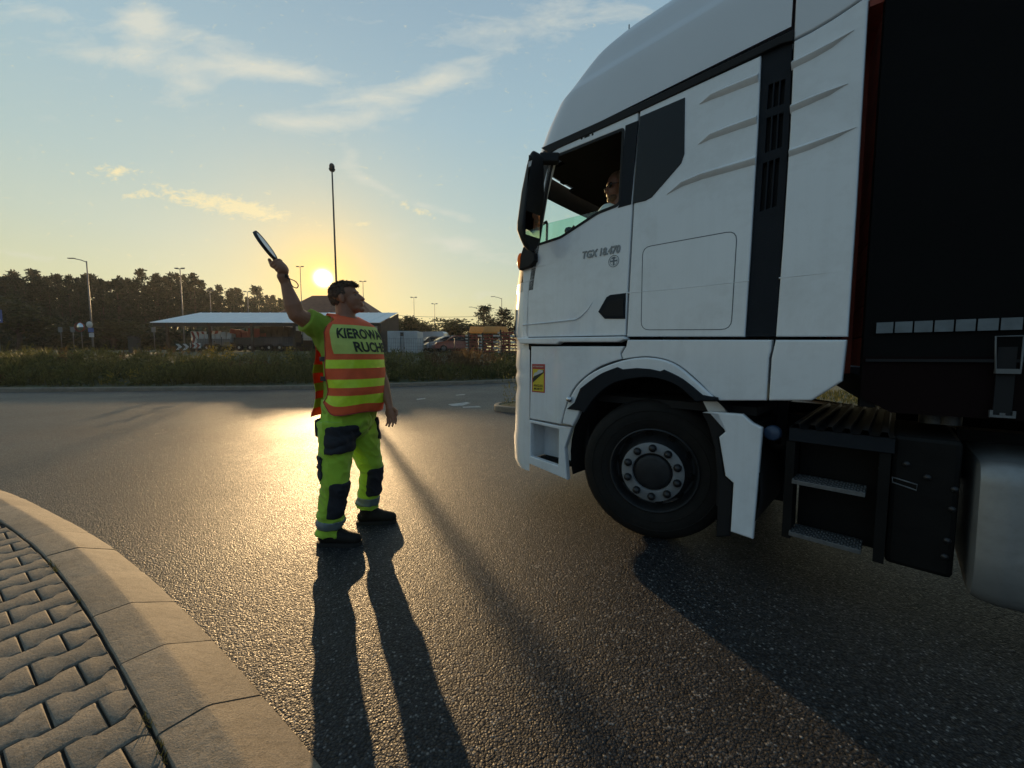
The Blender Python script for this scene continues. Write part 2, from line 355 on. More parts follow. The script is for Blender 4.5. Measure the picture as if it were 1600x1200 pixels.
M['walkplate'] = plain('walkway_plate', (0.022, 0.023, 0.025), 0.42, metal=0.2, var=0.2, bump=0.05)
M['eyecol'] = plain('eye', (0.10, 0.07, 0.05), 0.3, var=0.02)
M['hatch'] = plain('panel_groove', (0.10, 0.115, 0.13), 0.7, var=0.1)

# ------------------------------------------------------------------ air: light evening haze round the whole scene
def haze():
    me = bpy.data.meshes.new('haze'); bm = bmesh.new(); bmesh.ops.create_cube(bm, size=1.0)
    for v in bm.verts: v.co = Vector((v.co.x * 330, v.co.y * 330, (v.co.z + .5) * 62 - 2.0))
    for v in bm.verts: v.co.y += 25
    bm.to_mesh(me); bm.free()
    m = bpy.data.materials.new('haze'); m.use_nodes = True; T = NT(m.node_tree); T.n.clear()
    out = T.node('ShaderNodeOutputMaterial'); pv = T.node('ShaderNodeVolumePrincipled')
    pv.inputs['Color'].default_value = (0.92, 0.92, 0.92, 1); pv.inputs['Density'].default_value = HAZE; pv.inputs['Anisotropy'].default_value = 0.55
    T.l.new(pv.outputs[0], out.inputs['Volume']); me.materials.append(m)
    o = bpy.data.objects.new('haze', me); COL.objects.link(o); o['kind'] = 'stuff'; o['label'] = 'thin evening haze in the air'
HAZE = 0.00022
haze()
# ------------------------------------------------------------------ object helpers
def tag(o, label=None, cat=None, group=None, kind=None):
    if label: o['label'] = label
    if cat: o['category'] = cat
    if group: o['group'] = group
    if kind: o['kind'] = kind
    return o

def empty(name, loc=(0, 0, 0), rz=0.0, label=None, cat=None, group=None):
    o = bpy.data.objects.new(name, None); COL.objects.link(o)
    o.location = loc; o.rotation_euler = (0, 0, rz); o.empty_display_size = 0.2
    return tag(o, label, cat, group)

def copy_tree(o, parent=None):
    c = o.copy(); COL.objects.link(c)
    if parent: c.parent = parent
    for ch in list(o.children): copy_tree(ch, c)
    return c

class MB:
    """collects shapes, then links them as ONE mesh object"""
    def __init__(self): self.v = []; self.f = []; self.mi = []; self.sm = []; self.k = 0; self.smooth = False
    def add(self, vs, fs, k=None, smooth=None):
        n = len(self.v); self.v += [tuple(map(float, p)) for p in vs]
        self.f += [tuple(i + n for i in f) for f in fs]
        self.mi += [self.k if k is None else k] * len(fs)
        self.sm += [self.smooth if smooth is None else smooth] * len(fs)
        return self
    def box(self, c, s, rot=None, k=None):
        c = Vector(c); h = [q / 2 for q in s]
        vs = [Vector((x * h[0], y * h[1], z * h[2])) for x in (-1, 1) for y in (-1, 1) for z in (-1, 1)]
        if rot is not None: vs = [rot @ p for p in vs]
        return self.add([p + c for p in vs], [(0, 1, 3, 2), (4, 6, 7, 5), (0, 4, 5, 1), (2, 3, 7, 6), (0, 2, 6, 4), (1, 5, 7, 3)], k, False)
    def bbox(self, a, b, k=None):
        return self.box([(p + q) / 2 for p, q in zip(a, b)], [abs(q - p) for p, q in zip(a, b)], None, k)
    def beam(self, a, b, w, h, k=None, up=(0, 0, 1)):
        a, b = Vector(a), Vector(b); x = (b - a); L = x.length; x.normalize()
        z = Vector(up); y = z.cross(x)
        if y.length < 1e-4: y = Vector((0, 1, 0)).cross(x)
        y.normalize(); z = x.cross(y)
        return self.box((a + b) / 2, (L, w, h), Matrix((x, y, z)).transposed(), k)
    def tube(self, pts, rad, n=10, k=None, cap=True, round_cap=False):
        pts = [Vector(p) for p in pts]
        if not hasattr(rad, '__len__'): rad = [rad] * len(pts)
        rad = list(rad)
        if round_cap:
            a = (pts[1] - pts[0]).normalized(); b = (pts[-1] - pts[-2]).normalized()
            P0 = []; R0 = []; P1 = []; R1 = []
            for q in (0.0, 0.35, 0.7):
                t = q * math.pi / 2
                P0.append(pts[0] - a * rad[0] * math.cos(t)); R0.append(max(rad[0] * math.sin(t), rad[0] * 0.05))
                P1.insert(0, pts[-1] + b * rad[-1] * math.cos(t)); R1.insert(0, max(rad[-1] * math.sin(t), rad[-1] * 0.05))
            pts = P0 + pts + P1; rad = R0 + rad + R1
        vs = []; fs = []; pv = None
        for i, p in enumerate(pts):
            t = (pts[min(i + 1, len(pts) - 1)] - pts[max(i - 1, 0)])
            if t.length < 1e-9: t = Vector((0, 0, 1))
            t.normalize()
            if pv is None:
                r = Vector((0, 0, 1)) if abs(t.z) < 0.9 else Vector((1, 0, 0))
                x = t.cross(r).normalized()
            else:
                x = (pv - t * pv.dot(t))
                x = x.normalized() if x.length > 1e-6 else t.orthogonal().normalized()
            pv = x; y = t.cross(x)
            for j in range(n):
                a = 2 * math.pi * j / n
                vs.append(p + (x * math.cos(a) + y * math.sin(a)) * rad[i])
        m = len(pts)
        for i in range(m - 1):
            for j in range(n):
                j2 = (j + 1) % n
                fs.append((i * n + j, i * n + j2, (i + 1) * n + j2, (i + 1) * n + j))
        if cap:
            fs.append(tuple(range(n - 1, -1, -1))); fs.append(tuple((m - 1) * n + j for j in range(n)))
        return self.add(vs, fs, k, True)
    def ell(self, c, r, rot=None, n=14, m=9, k=None):
        c = Vector(c); vs = []; fs = []
        for i in range(1, m):
            t = math.pi * i / m
            for j in range(n):
                a = 2 * math.pi * j / n
                p = Vector((r[0] * math.sin(t) * math.cos(a), r[1] * math.sin(t) * math.sin(a), r[2] * math.cos(t)))
                vs.append(c + (rot @ p if rot is not None else p))
        top = Vector((0, 0, r[2])); vs.append(c + (rot @ top if rot is not None else top)); vs.append(c - (rot @ top if rot is not None else top))
        for i in range(m - 2):
            for j in range(n):
                j2 = (j + 1) % n; fs.append((i * n + j, (i + 1) * n + j, (i + 1) * n + j2, i * n + j2))
        a, b = len(vs) - 2, len(vs) - 1
        for j in range(n):
            j2 = (j + 1) % n; fs.append((a, j, j2)); fs.append((b, (m - 2) * n + j2, (m - 2) * n + j))
        return self.add(vs, fs, k, True)
    def lathe(self, prof, o, ax, n=48, k=None, smooth=True):
        """prof: (along axis, radius); o origin; ax axis vector"""
        o = Vector(o); ax = Vector(ax).normalized(); x = ax.orthogonal().normalized(); y = ax.cross(x)
        vs = []; fs = []
        for (h, r) in prof:
            for j in range(n):
                a = 2 * math.pi * j / n
                vs.append(o + ax * h + (x * math.cos(a) + y * math.sin(a)) * r)
        for i in range(len(prof) - 1):
            for j in range(n):
                j2 = (j + 1) % n; fs.append((i * n + j, (i + 1) * n + j, (i + 1) * n + j2, i * n + j2))
        return self.add(vs, fs, k, smooth)
    def grid(self, P, k=None, closed_u=False, smooth=True, kf=None):
        """P[i][j] points"""
        n, m = len(P), len(P[0]); vs = [p for row in P for p in row]; base = len(self.v)
        fs = []; ks = []
        for i in range(n - 1 + (1 if closed_u else 0)):
            i2 = (i + 1) % n
            for j in range(m - 1):
                fs.append((i * m + j, i2 * m + j, i2 * m + j + 1, i * m + j + 1)); ks.append(kf(i, j) if kf else (self.k if k is None else k))
        self.add(vs, fs, 0, smooth); self.mi[-len(ks):] = ks
        return self
    def prism(self, poly, a, b, fn, k=None):
        """polygon of (p,q) swept from a to b; fn(p,q,t) -> point"""
        n = len(poly)
        vs = [fn(p, q, a) for p, q in poly] + [fn(p, q, b) for p, q in poly]
        fs = [tuple(range(n)), tuple(range(2 * n - 1, n - 1, -1))] + [(i, i + n, (i + 1) % n + n, (i + 1) % n) for i in range(n)]
        return self.add(vs, fs, k, False)
    def build(self, name, mats, parent=None, origin=None, fix=True, bevel=0.0, segs=2, auto=None):
        me = bpy.data.meshes.new(name)
        if origin is not None:
            o = Vector(origin); vv = [tuple(Vector(p) - o) for p in self.v]
        else: vv = self.v
        me.from_pydata(vv, [], self.f)
        if not isinstance(mats, (list, tuple)): mats = [mats]
        for m in mats: me.materials.append(m)
        me.polygons.foreach_set('material_index', self.mi); me.polygons.foreach_set('use_smooth', self.sm)
        if fix:
            bm = bmesh.new(); bm.from_mesh(me)
            bmesh.ops.remove_doubles(bm, verts=bm.verts, dist=1e-5)
            bmesh.ops.recalc_face_normals(bm, faces=bm.faces); bm.to_mesh(me); bm.free()
        ob = bpy.data.objects.new(name, me); COL.objects.link(ob)
        if parent is not None: ob.parent = parent
        if bevel:
            b = ob.modifiers.new('bevel', 'BEVEL'); b.width = bevel; b.segments = segs; b.limit_method = 'ANGLE'; b.angle_limit = R(35)
            b.harden_normals = False
        if auto: me.polygons.foreach_set('use_smooth', [True] * len(me.polygons)); me.set_sharp_from_angle(angle=R(auto))
        return ob

def round_poly(pts, r, n=4):
    """round every corner of a 2-D polygon"""
    out = []; m = len(pts); rr = r if hasattr(r, '__len__') else [r] * m
    for i in range(m):
        p0, p, p2 = (Vector(pts[(i - 1) % m]).to_2d(), Vector(pts[i]).to_2d(), Vector(pts[(i + 1) % m]).to_2d())
        a, b = p0 - p, p2 - p; q = min(rr[i], a.length * 0.45, b.length * 0.45)
        if q < 1e-5: out.append(tuple(p)); continue
        s, e = p + a.normalized() * q, p + b.normalized() * q
        for t in range(n + 1):
            u = t / n; out.append(tuple(s * (1 - u) ** 2 + p * 2 * u * (1 - u) + e * u * u))
    return out

def curve_mesh(outlines, ext=0.01, bev=0.0, bres=2):
    cu = bpy.data.curves.new('outline', 'CURVE'); cu.dimensions = '2D'; cu.fill_mode = 'BOTH'
    cu.extrude = max(ext - bev, 0.0); cu.bevel_depth = bev; cu.bevel_resolution = bres; cu.offset = -bev
    for ol in outlines:
        sp = cu.splines.new('POLY'); sp.points.add(len(ol) - 1)
        for p, q in zip(sp.points, ol): p.co = (q[0], q[1], 0, 1)
        sp.use_cyclic_u = True
    return conv(cu)

def conv(cu):
    ob = bpy.data.objects.new('tmp', cu); COL.objects.link(ob)
    dg = C.evaluated_depsgraph_get(); dg.update()
    me = bpy.data.meshes.new_from_object(ob.evaluated_get(dg))
    bpy.data.objects.remove(ob); bpy.data.curves.remove(cu)
    return me

def text_mesh(s, size, ext=0.0, shear=0.0, bold=0.0):
    cu = bpy.data.curves.new('text', 'FONT'); cu.body = s; cu.size = size; cu.extrude = ext; cu.shear = shear; cu.offset = bold
    cu.align_x = 'CENTER'; cu.align_y = 'CENTER'; cu.resolution_u = 3
    return conv(cu)

def map_mesh(me, fn, name, mats, parent=None, flip=None, smooth=False, bevel=0.0):
    for v in me.vertices: v.co = Vector(fn(*v.co))
    me.name = name; me.materials.clear()
    for m in (mats if isinstance(mats, (list, tuple)) else [mats]): me.materials.append(m)
    bm = bmesh.new(); bm.from_mesh(me); bmesh.ops.remove_doubles(bm, verts=bm.verts, dist=1e-5)
    bmesh.ops.recalc_face_normals(bm, faces=bm.faces); bm.to_mesh(me); bm.free()
    me.polygons.foreach_set('use_smooth', [smooth] * len(me.polygons)); me.polygons.foreach_set('material_index', [0] * len(me.polygons))
    ob = bpy.data.objects.new(name, me); COL.objects.link(ob)
    if parent is not None: ob.parent = parent
    return ob

def catmull(P, n=8):
    P = [np.array(p, float) for p in P]; out = []
    for i in range(len(P) - 1):
        p0 = P[max(i - 1, 0)]; p1 = P[i]; p2 = P[i + 1]; p3 = P[min(i + 2, len(P) - 1)]
        for t in range(n):
            u = t / n
            out.append(0.5 * ((2 * p1) + (-p0 + p2) * u + (2 * p0 - 5 * p1 + 4 * p2 - p3) * u * u + (-p0 + 3 * p1 - 3 * p2 + p3) * u ** 3))
    out.append(P[-1]); return out

# ------------------------------------------------------------------ THE SETTING
def sheet(name, pts, z, m):
    b = MB(); b.add([(x, y, z) for x, y in pts], [tuple(range(len(pts)))]); return tag(b.build(name, m), kind='structure')

# ground sheet to the horizon
sheet('ground', [(-3000, -3000), (3000, -3000), (3000, 3000), (-3000, 3000)], -0.06, M['soil'])
sheet('road', [(-70, -14), (42, -14), (42, 40), (-70, 40)], 0.0, M['asphalt'])

# near kerb: curve of its road-side foot, measured on the ground
kc = [(-40, 9.6), (-24, 8.2), (-14, 6.35), (-9, 5.05), (-6.4, 4.18), (-5.0, 3.67), (-3.85, 3.12), (-2.9, 2.63), (-1.97, 2.07), (-1.08, 1.47), (-0.66, 1.17), (-0.1, 0.72), (0.5, 0.05), (1.2, -0.9), (1.9, -2.2), (2.6, -4.5), (3.0, -8), (3.2, -13)]
kpts = catmull(kc, 10)
def resample(P, step):
    P = [np.array(p) for p in P]; d = [0]
    for a, b in zip(P, P[1:]): d.append(d[-1] + np.linalg.norm(b - a))
    n = int(d[-1] / step); s = np.linspace(0, d[-1], n + 1)
    X = np.array(P); return np.stack([np.interp(s, d, X[:, i]) for i in range(X.shape[1])], 1), s
KP, KS = resample(kpts, 0.02)
def smooth1(A, k):
    ker = np.ones(2 * k + 1) / (2 * k + 1); B = A.copy()
    for i in range(A.shape[1]): B[:, i] = np.convolve(np.pad(A[:, i], k, mode='edge'), ker, 'valid')
    return B
KP = np.concatenate([KP[:1], smooth1(KP, 25)[1:-1], KP[-1:]])
KT = np.gradient(KP, axis=0); KT /= np.linalg.norm(KT, axis=1)[:, None]
KN = np.stack([KT[:, 1], -KT[:, 0]], 1)      # towards the pavement (camera side)
if KN[len(KN) // 2][1] > 0: KN = -KN
KW = 0.300                                   # width of the kerb stones
KTOP = 0.105
def build_kerb():
    b = MB(); rng = random.Random(3)
    # stones about half a metre long with thin open joints
    i0 = 0; N = len(KP)
    prof0 = [(0.0, -0.04), (0.001, 0.004), (0.004, 0.009), (0.010, 0.013), (0.06, 0.0395), (0.11, 0.066), (0.152, 0.0885), (0.160, 0.0918), (0.168, 0.0942), (0.178, 0.0955), (0.19, 0.096), (0.24, 0.0975), (0.285, 0.0985), (0.293, 0.0975), (0.298, 0.092), (KW, -0.04)]
    bounds = [int(round(q)) for q in np.arange(0, N, 25.5)]
    for a, c in zip(bounds, bounds[1:]):
        rows = []
        dz = rng.uniform(-0.002, 0.002); tl = rng.uniform(-0.003, 0.003)
        idx = np.linspace(a + 0.16, c - 0.16, 7)
        for n_, t in enumerate(idx):
            lo = int(min(t, N - 2)); fr = t - lo
            p = KP[lo] * (1 - fr) + KP[min(lo + 1, N - 1)] * fr; nn = KN[lo]
            e = 0.0035 if n_ in (0, len(idx) - 1) else 0.0
            row = []
            for (w, z) in prof0:
                jx = rng.uniform(-1, 1) * 0.0012
                row.append((p[0] + nn[0] * (w + jx), p[1] + nn[1] * (w + jx), z + (dz + tl * (n_ / 6 - .5) - e if z > 0 else 0)))
            rows.append(row)
        b.grid(rows, smooth=True)
        for rw in (rows[0], rows[-1]):
            b.add(rw, [tuple(range(len(rw)))], smooth=False)
    o = b.build('kerb', M['kerb'], auto=9); return tag(o, kind='structure')
build_kerb()

def kerb_w(P):
    """signed distance of points from the kerb foot (positive on the pavement) and running length"""
    P = np.asarray(P); d = np.linalg.norm(KP[None, ::4] - P[:, None, :], axis=2); i = d.argmin(1) * 4
    return ((P - KP[i]) * KN[i]).sum(1), KS[i]

def build_pavement():
    # sand bed under the blocks
    n = len(KP); inner = [tuple(KP[i] + KN[i] * (KW - 0.02)) for i in range(0, n, 12)]
    poly = inner + [(inner[-1][0], -13.5), (-69, -13.5), (-69, inner[0][1])]
    b = MB(); b.add([(x, y, 0.080) for x, y in poly], [tuple(range(len(poly)))]); tag(b.build('paving_bed', M['joint']), kind='structure')
    # interlocking blocks with wavy long sides
    ang = R(57.5); ux = np.array([math.cos(ang), math.sin(ang)]); uy = np.array([-ux[1], ux[0]])
    L, W, gapw = 0.203, 0.150, 0.0072
    p0 = G(36, 1014, .1)[:2]
    rng = random.Random(5)
    def wave(t):                      # long side zigzag of the double-T block
        return 0.0125 * np.interp(t, [0, .2, .32, .68, .80, 1.0], [1, 1, -1, -1, 1, 1])
    mb = MB(); o = p0
    cells = []
    for r in range(-24, 40):
        for c in range(-22, 22):
            x0 = c * L + (L / 2 if r % 2 else 0); y0 = r * W
            ctr = o + ux * (x0 + L / 2) + uy * (y0 + W / 2); cells.append((r, x0, y0, ctr))
    w, _ = kerb_w(np.array([c[3] for c in cells]))
    for (r, x0, y0, ctr), dist in zip(cells, w):
        if dist < KW - 0.12 or ctr[0] < -6.2 or ctr[0] > 2.0 or ctr[1] < -2.2: continue
        ts = np.array([0, .1, .2, .26, .32, .5, .68, .74, .80, .9, 1.0])
        lo = [(x0 + gapw / 2 + t * (L - gapw), y0 + gapw / 2 - wave(t)) for t in ts]
        hi = [(x0 + gapw / 2 + t * (L - gapw), y0 + W - gapw / 2 + wave(t)) for t in ts][::-1]
        out = np.array([o + ux * a + uy * c for a, c in lo + hi])
        dk, _ = kerb_w(out)
        lim = KW + 0.008
        if dk.max() < lim + 0.015: continue
        for i in range(len(out)):       # cut blocks along the kerb
            if dk[i] < lim:
                d = np.linalg.norm(KP[::4] - out[i], axis=1).argmin() * 4
                out[i] = out[i] + KN[d] * (lim - dk[i])
        z = 0.0965 + rng.uniform(-0.002, 0.002); tx, ty = rng.uniform(-.02, .02), rng.uniform(-.02, .02)
        cc = out.mean(0)
        rings = []
        for ins, dz in ((0, -0.03), (0, -0.0055), (0.0030, -0.0012), (0.0055, 0.0)):
            ring = []
            for p in out:
                v = p - cc; ln = np.linalg.norm(v) + 1e-9; q = cc + v * max(0, (1 - ins * 1.6 / ln)) if ins else p
                ring.append((q[0], q[1], z + dz + tx * (q[0] - cc[0]) + ty * (q[1] - cc[1])))
            rings.append(ring)
        n = len(out); vs = [p for ring in rings for p in ring]
        fs = [(i * n + j, i * n + (j + 1) % n, (i + 1) * n + (j + 1) % n, (i + 1) * n + j) for i in range(3) for j in range(n)]
        fs.append(tuple(3 * n + j for j in range(n)))
        mb.add(vs, fs, 0, True)
    ob = mb.build('pavement', M['paver'], fix=False)
    me = ob.data; bm = bmesh.new(); bm.from_mesh(me); bmesh.ops.recalc_face_normals(bm, faces=bm.faces); bm.to_mesh(me); bm.free()
    me.set_sharp_from_angle(angle=R(38))
    tag(ob, kind='structure')
build_pavement()

# tufts in the joint behind the kerb
def build_tufts():
    rng = random.Random(9); b = MB()
    for i in range(0, len(KP), 1):
        p = KP[i] + KN[i] * (KW + 0.004)
        if not (-5.5 < p[0] < 1.0): continue
        if mnoise.noise((KS[i] * 1.7, 3, 0)) + 0.45 * mnoise.noise((KS[i] * 9, 1, 0)) < 0.34: continue
        for q in range(5):
            a = rng.uniform(0, 6.28); l = rng.uniform(0.012, 0.034); bx = p + np.array([rng.gauss(0, .008), rng.gauss(0, .008)])
            tx, ty = math.cos(a), math.sin(a); w = 0.0022; lean = rng.uniform(.2, 1.0)
            z0 = 0.09
            b.add([(bx[0] - ty * w, bx[1] + tx * w, z0), (bx[0] + ty * w, bx[1] - tx * w, z0), (bx[0] + tx * l * lean, bx[1] + ty * l * lean, z0 + l)], [(0, 1, 2)])
    tag(b.build('joint_grass', M['leaf_a'], fix=False), kind='stuff')
build_tufts()

# far side: kerb curve, mound and yard terrain
fk = catmull([(-75, 15.5), (-45, 14.1), (-30, 13.75), (-18.6, 13.95), (-12.3, 14.6), (-7.7, 15.4), (-4.25, 16.9), (-1.8, 18.1), (0.6, 19.6), (4, 22.5), (8, 27), (12, 33), (16, 38.5)], 10)
FK, FS = resample(fk, 0.25)
FT = np.gradient(FK, axis=0); FT /= np.linalg.norm(FT, axis=1)[:, None]; FN = np.stack([-FT[:, 1], FT[:, 0]], 1)
def prof_z(o):
    return float(np.interp(o, [0, .3, 1, 2.5, 5, 9, 14, 20, 28, 45, 70, 110, 300, 2500], [.12, .14, .25, .55, .95, 1.30, 1.52, 1.72, 1.95, 2.25, 2.7, 3.2, 6, 40]))
def terrain_z(x, y):
    d = np.linalg.norm(FK - np.array([x, y]), axis=1); i = d.argmin(); o = ((np.array([x, y]) - FK[i]) * FN[i]).sum()
    yk = np.interp(x, FK[:, 0], FK[:, 1]); return prof_z(max(0.0, y - yk))
def build_terrain():
    xs = list(np.linspace(-75, 16, 110)); xs = [-2500, -900, -300, -120] + xs + [40, 120, 400, 2500]
    off = [0, .3, .7, 1.2, 2, 3, 4.5, 6, 8, 10, 12, 15, 18, 22, 28, 35, 45, 60, 80, 110, 180, 300, 800, 2500]
    rows = []
    for x in xs:
        xx = min(max(x, -75), 16); yk = float(np.interp(xx, FK[:, 0], FK[:, 1]))
        if x > 16: yk = 38.5 + (x - 16) * 0.2
        rows.append([(x, yk + 0.12 + o, prof_z(o) + (0.10 * mnoise.noise((x * .35, o * .35, 0)) if 1 < o < 40 else 0)) for o in off])
    tag(MB().grid(rows).build('terrain', M['soil']), kind='structure')
    # kerb stones round the planted island
    b = MB(); n = 0
    for a in range(0, len(FK) - 4, 4):
        rows = []
        for i in (a + .04, a + 2, a + 3.96):
            lo = int(i); fr = i - lo; p = FK[lo] * (1 - fr) + FK[lo + 1] * fr; nn = FN[lo]
            rows.append([(p[0] + nn[0] * w, p[1] + nn[1] * w, z) for w, z in ((0, -.03), (.015, .13), (.04, .155), (.19, .155), (.2, -.03))])
        b.grid(rows, smooth=False)
    tag(b.build('island_kerb', M['kerb']), kind='structure')
build_terrain()
def build_path():
    rows = []
    for x in np.linspace(-110, -30, 30):
        rows.append([(x, 42 + w, prof_z(42 + w - float(np.interp(max(x, -75), FK[:, 0], FK[:, 1]))) + 0.12) for w in (0, 1.5, 3)])
    tag(MB().grid(rows).build('path', M['pathgrey']), kind='structure')
build_path()
def strip(name, pts, m, z=0.004):
    b = MB(); b.add([(*G(x, y)[:2], z) for x, y in pts], [tuple(range(len(pts)))]); return tag(b.build(name, m), kind='structure')
strip('road_marking', [(700, 632), (730, 628.5), (736, 630), (722, 634), (706, 634.5)], M['marking'])
strip('road_marking', [(722, 635.5), (748, 634.5), (752, 636.5), (724, 637.5)], M['marking'])
strip('road_marking', [(712, 617), (726, 616), (727, 617.2), (713, 618.2)], M['marking'])
strip('road_marking', [(650, 623.5), (664, 622), (665, 623.5), (652, 625)], M['marking'])
# ------------------------------------------------------------------ THE TRACTOR UNIT
YAW = 45.0
WC = np.array([0.983, 2.635])
_n = np.array([-math.sin(R(YAW)), -math.cos(R(YAW))]); _t = np.array([-math.sin(R(YAW)), math.cos(R(YAW))])
TO = WC - _n * 1.15                                     # ground point under the middle of the front axle
truck = empty('tractor_unit', (TO[0], TO[1], 0), R(90 + YAW),
              'white long-haul lorry tractor with dark side windows and open driver window', 'truck')
YS = 1.22
def S(x, y, yl=YS):
    """pixel -> (forward, height) on the plane local y = yl of the tractor"""
    d = ray(x, y); o = _o - np.array([TO[0], TO[1], 0]); n3 = np.array([*_n, 0]); t3 = np.array([*_t, 0])
    k = (yl - o @ n3) / (d @ n3); P = o + k * d
    return (float(P @ t3), float(P[2]))
def SP(pts, yl=YS): return [S(x, y, yl) for x, y in pts]

def plate(name, outl, m, y=YS, t=0.03, bev=0.006, parent=truck, local=False, rad=0.0, holes=(), hrad=0.0, bres=2):
    """plate in the tractor's side plane, outer face at local y, thickness t"""
    o = outl if local else SP(outl, y)
    if rad: o = round_poly(o, rad)
    hs = [h if local else SP(h, y) for h in holes]
    hs = [round_poly(h, hrad) if hrad else h for h in hs]
    me = curve_mesh([o] + hs, t / 2, bev, bres)
    ob = map_mesh(me, lambda a, b, c: (a, y - t / 2 + c, b), name, m, parent)
    return ob

# --- cab shell -------------------------------------------------------------
S0 = 1.126
def front_s(z):   # forward position of the front (centre line) by height
    return float(np.interp(z, [0.28, 0.34, 0.55, 0.60, 0.92, 1.02, 1.10, 1.16, 1.22, 1.36, 1.40, 1.46, 1.50, 1.80, 1.95, 2.40, 2.95, 3.00, 3.20, 3.40, 3.55, 3.66, 3.73, 3.76],
                              [1.45, 1.49, 1.50, 1.485, 1.475, 1.455, 1.478, 1.458, 1.475, 1.46, 1.45, 1.475, 1.50, 1.475, 1.455, 1.36, 1.23, 1.20, 1.10, .96, .80, .62, .42, .20]))
def side_y(z):
    return float(np.interp(z, [0.2, 2.95, 3.05, 3.33, 3.40, 3.58, 3.66, 3.73, 3.76], [1.22, 1.22, 1.216, 1.190, 1.150, 1.095, 1.03, 0.94, 0.88]))
def plan(z, n=9, inset=0.0):
    """front half plan curve from the left side round the nose to the centre"""
    rr = 0.35; yw = side_y(z); sf = front_s(z); pts = []
    for i in range(n + 1):
        a = R(90) * i / n
        pts.append((sf - rr + rr * math.sin(a) - inset * math.sin(a), yw - rr + rr * math.cos(a) - inset * math.cos(a)))
    for f in (0.75, 0.5, 0.25, 0.0):
        pts.append((sf - inset + 0.035 * (1 - f * f) - 0.0, (yw - rr) * f))
    return pts
def nose(name, zs, m, lo=0, inset=0.0, parent=truck, back=None):
    rows = []
    for z in zs:
        p = plan(z, inset=inset)[lo:]
        if back is not None: p = [(back, p[0][1])] + p
        full = p + [(s, -y) for s, y in p[-2::-1]]
        rows.append([(s, y, z) for s, y in full])
    return MB().grid(rows).build(name, m, parent, auto=35)

bz = [0.28, 0.30, 0.34, 0.45, 0.55, 0.60, 0.75, 0.92, 0.98, 1.02, 1.06, 1.10, 1.13, 1.16, 1.19, 1.22, 1.30, 1.36]
nose('bumper', bz, M['white'], back=1.10)
nose('grille', [1.36, 1.40, 1.44, 1.46, 1.50, 1.65, 1.80, 1.87], M['grey'], lo=3)
# white corner panel beside the headlamp
for sg in (1, -1):
    rows = [[(s, y * sg, z) for s, y in ([(1.12, plan(z)[0][1])] + plan(z)[:5])] for z in (1.36, 1.44, 1.52, 1.6, 1.75, 1.87, 1.95)]
    MB().grid(rows).build('corner_panel', M['white'], truck, auto=35)
    rows = [[(s + .004, (y + .004) * sg, z) for s, y in plan(z)[3:8]] for z in (1.48, 1.55, 1.65, 1.73)]
    MB().grid(rows).build('headlamp', [M['blackgloss']], truck)
nose('scuttle', [1.87, 1.91, 1.95], M['black'], lo=4)
# windscreen and its pillars
ws = [1.95, 2.1, 2.25, 2.4, 2.55, 2.7, 2.83]
nose('windscreen', ws, M['glassw'], lo=6)
nose('sun_visor', [2.83, 2.88, 2.93, 3.0], M['black'], lo=6, inset=-0.05)
for sg in (1, -1):
    rows = [[(s, y * sg, z) for s, y in ([(front_s(z) - .40, plan(z)[0][1])] + plan(z)[:7])] for z in (1.87, 1.95, 2.1, 2.25, 2.4, 2.55, 2.7, 2.85, 3.0)]
    MB().grid(rows).build('front_pillar', M['black'], truck, auto=35)
# high roof
def roof():
    zs = [2.985, 3.0, 3.08, 3.18, 3.26, 3.322, 3.336, 3.365, 3.394, 3.408, 3.46, 3.52, 3.57, 3.60, 3.63, 3.66, 3.69, 3.715, 3.74, 3.76]
    rows = []
    for z in zs:
        p = plan(z); p = [(-0.70, p[0][1]), (-0.2, p[0][1]), (0.2, p[0][1])] + [q for q in p] if p[0][0] > 0.25 else [(-0.70, p[0][1]), (-0.45, p[0][1]), (p[0][0] - .1, p[0][1])] + p
        full = p + [(s, -y) for s, y in p[-2::-1]]
        rows.append([(s, y, z) for s, y in full])
    b = MB().grid(rows)
    top = rows[-1]; b.add(top, [tuple(range(len(top)))], smooth=True)
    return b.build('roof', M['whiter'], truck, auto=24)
roof()
plate('roof_trim', [(845, 231), (998, 162), (1220, 55), (1239, 46), (1239, 63), (1220, 68), (998, 174), (870, 232), (858, 240)], M['gap'], y=1.228, t=0.03, bev=0.004)
MB().tube([S(983, 40, .9)[:1] + (0.9,) + (3.72,), S(983, 40, .9)[:1] + (.9,) + (3.80,)], .004, 6).build('aerial', M['black'], truck)

# door and side panels
win = [(866, 243), (975, 199), (969, 315), (963, 322), (934, 333), (905, 352), (876, 371), (838, 384), (852, 300)]
door_o = [(997, 175), (988, 318), (980, 458), (977, 524), (816, 527), (817, 423), (828, 395), (845, 305), (861, 236)]
door = plate('door', door_o, M['white'], bev=0.007, t=0.045, holes=[win], hrad=0.03)
pillar = plate('pillar_trim', [(977, 196), (997, 188), (986, 319), (965, 325), (969, 316)], M['grey'], y=1.2235, t=0.012, bev=0.002)
def ring(name, pts, w, m, y, parent=truck, rad=0.03, t=0.01):
    o = round_poly(SP(pts, y), rad); c = Vector((sum(p[0] for p in o) / len(o), sum(p[1] for p in o) / len(o)))
    inn = []
    n = len(o)
    for i in range(n):
        a = Vector(o[i - 1]); p = Vector(o[i]); q = Vector(o[(i + 1) % n]); d = (q - a).normalized(); nn = Vector((-d.y, d.x))
        if nn.dot(c - p) < 0: nn = -nn
        inn.append(tuple(p + nn * w))
    me = curve_mesh([o, inn], t / 2, 0.001)
    return map_mesh(me, lambda a, b, cc: (a, y - t / 2 + cc, b), name, m, parent)
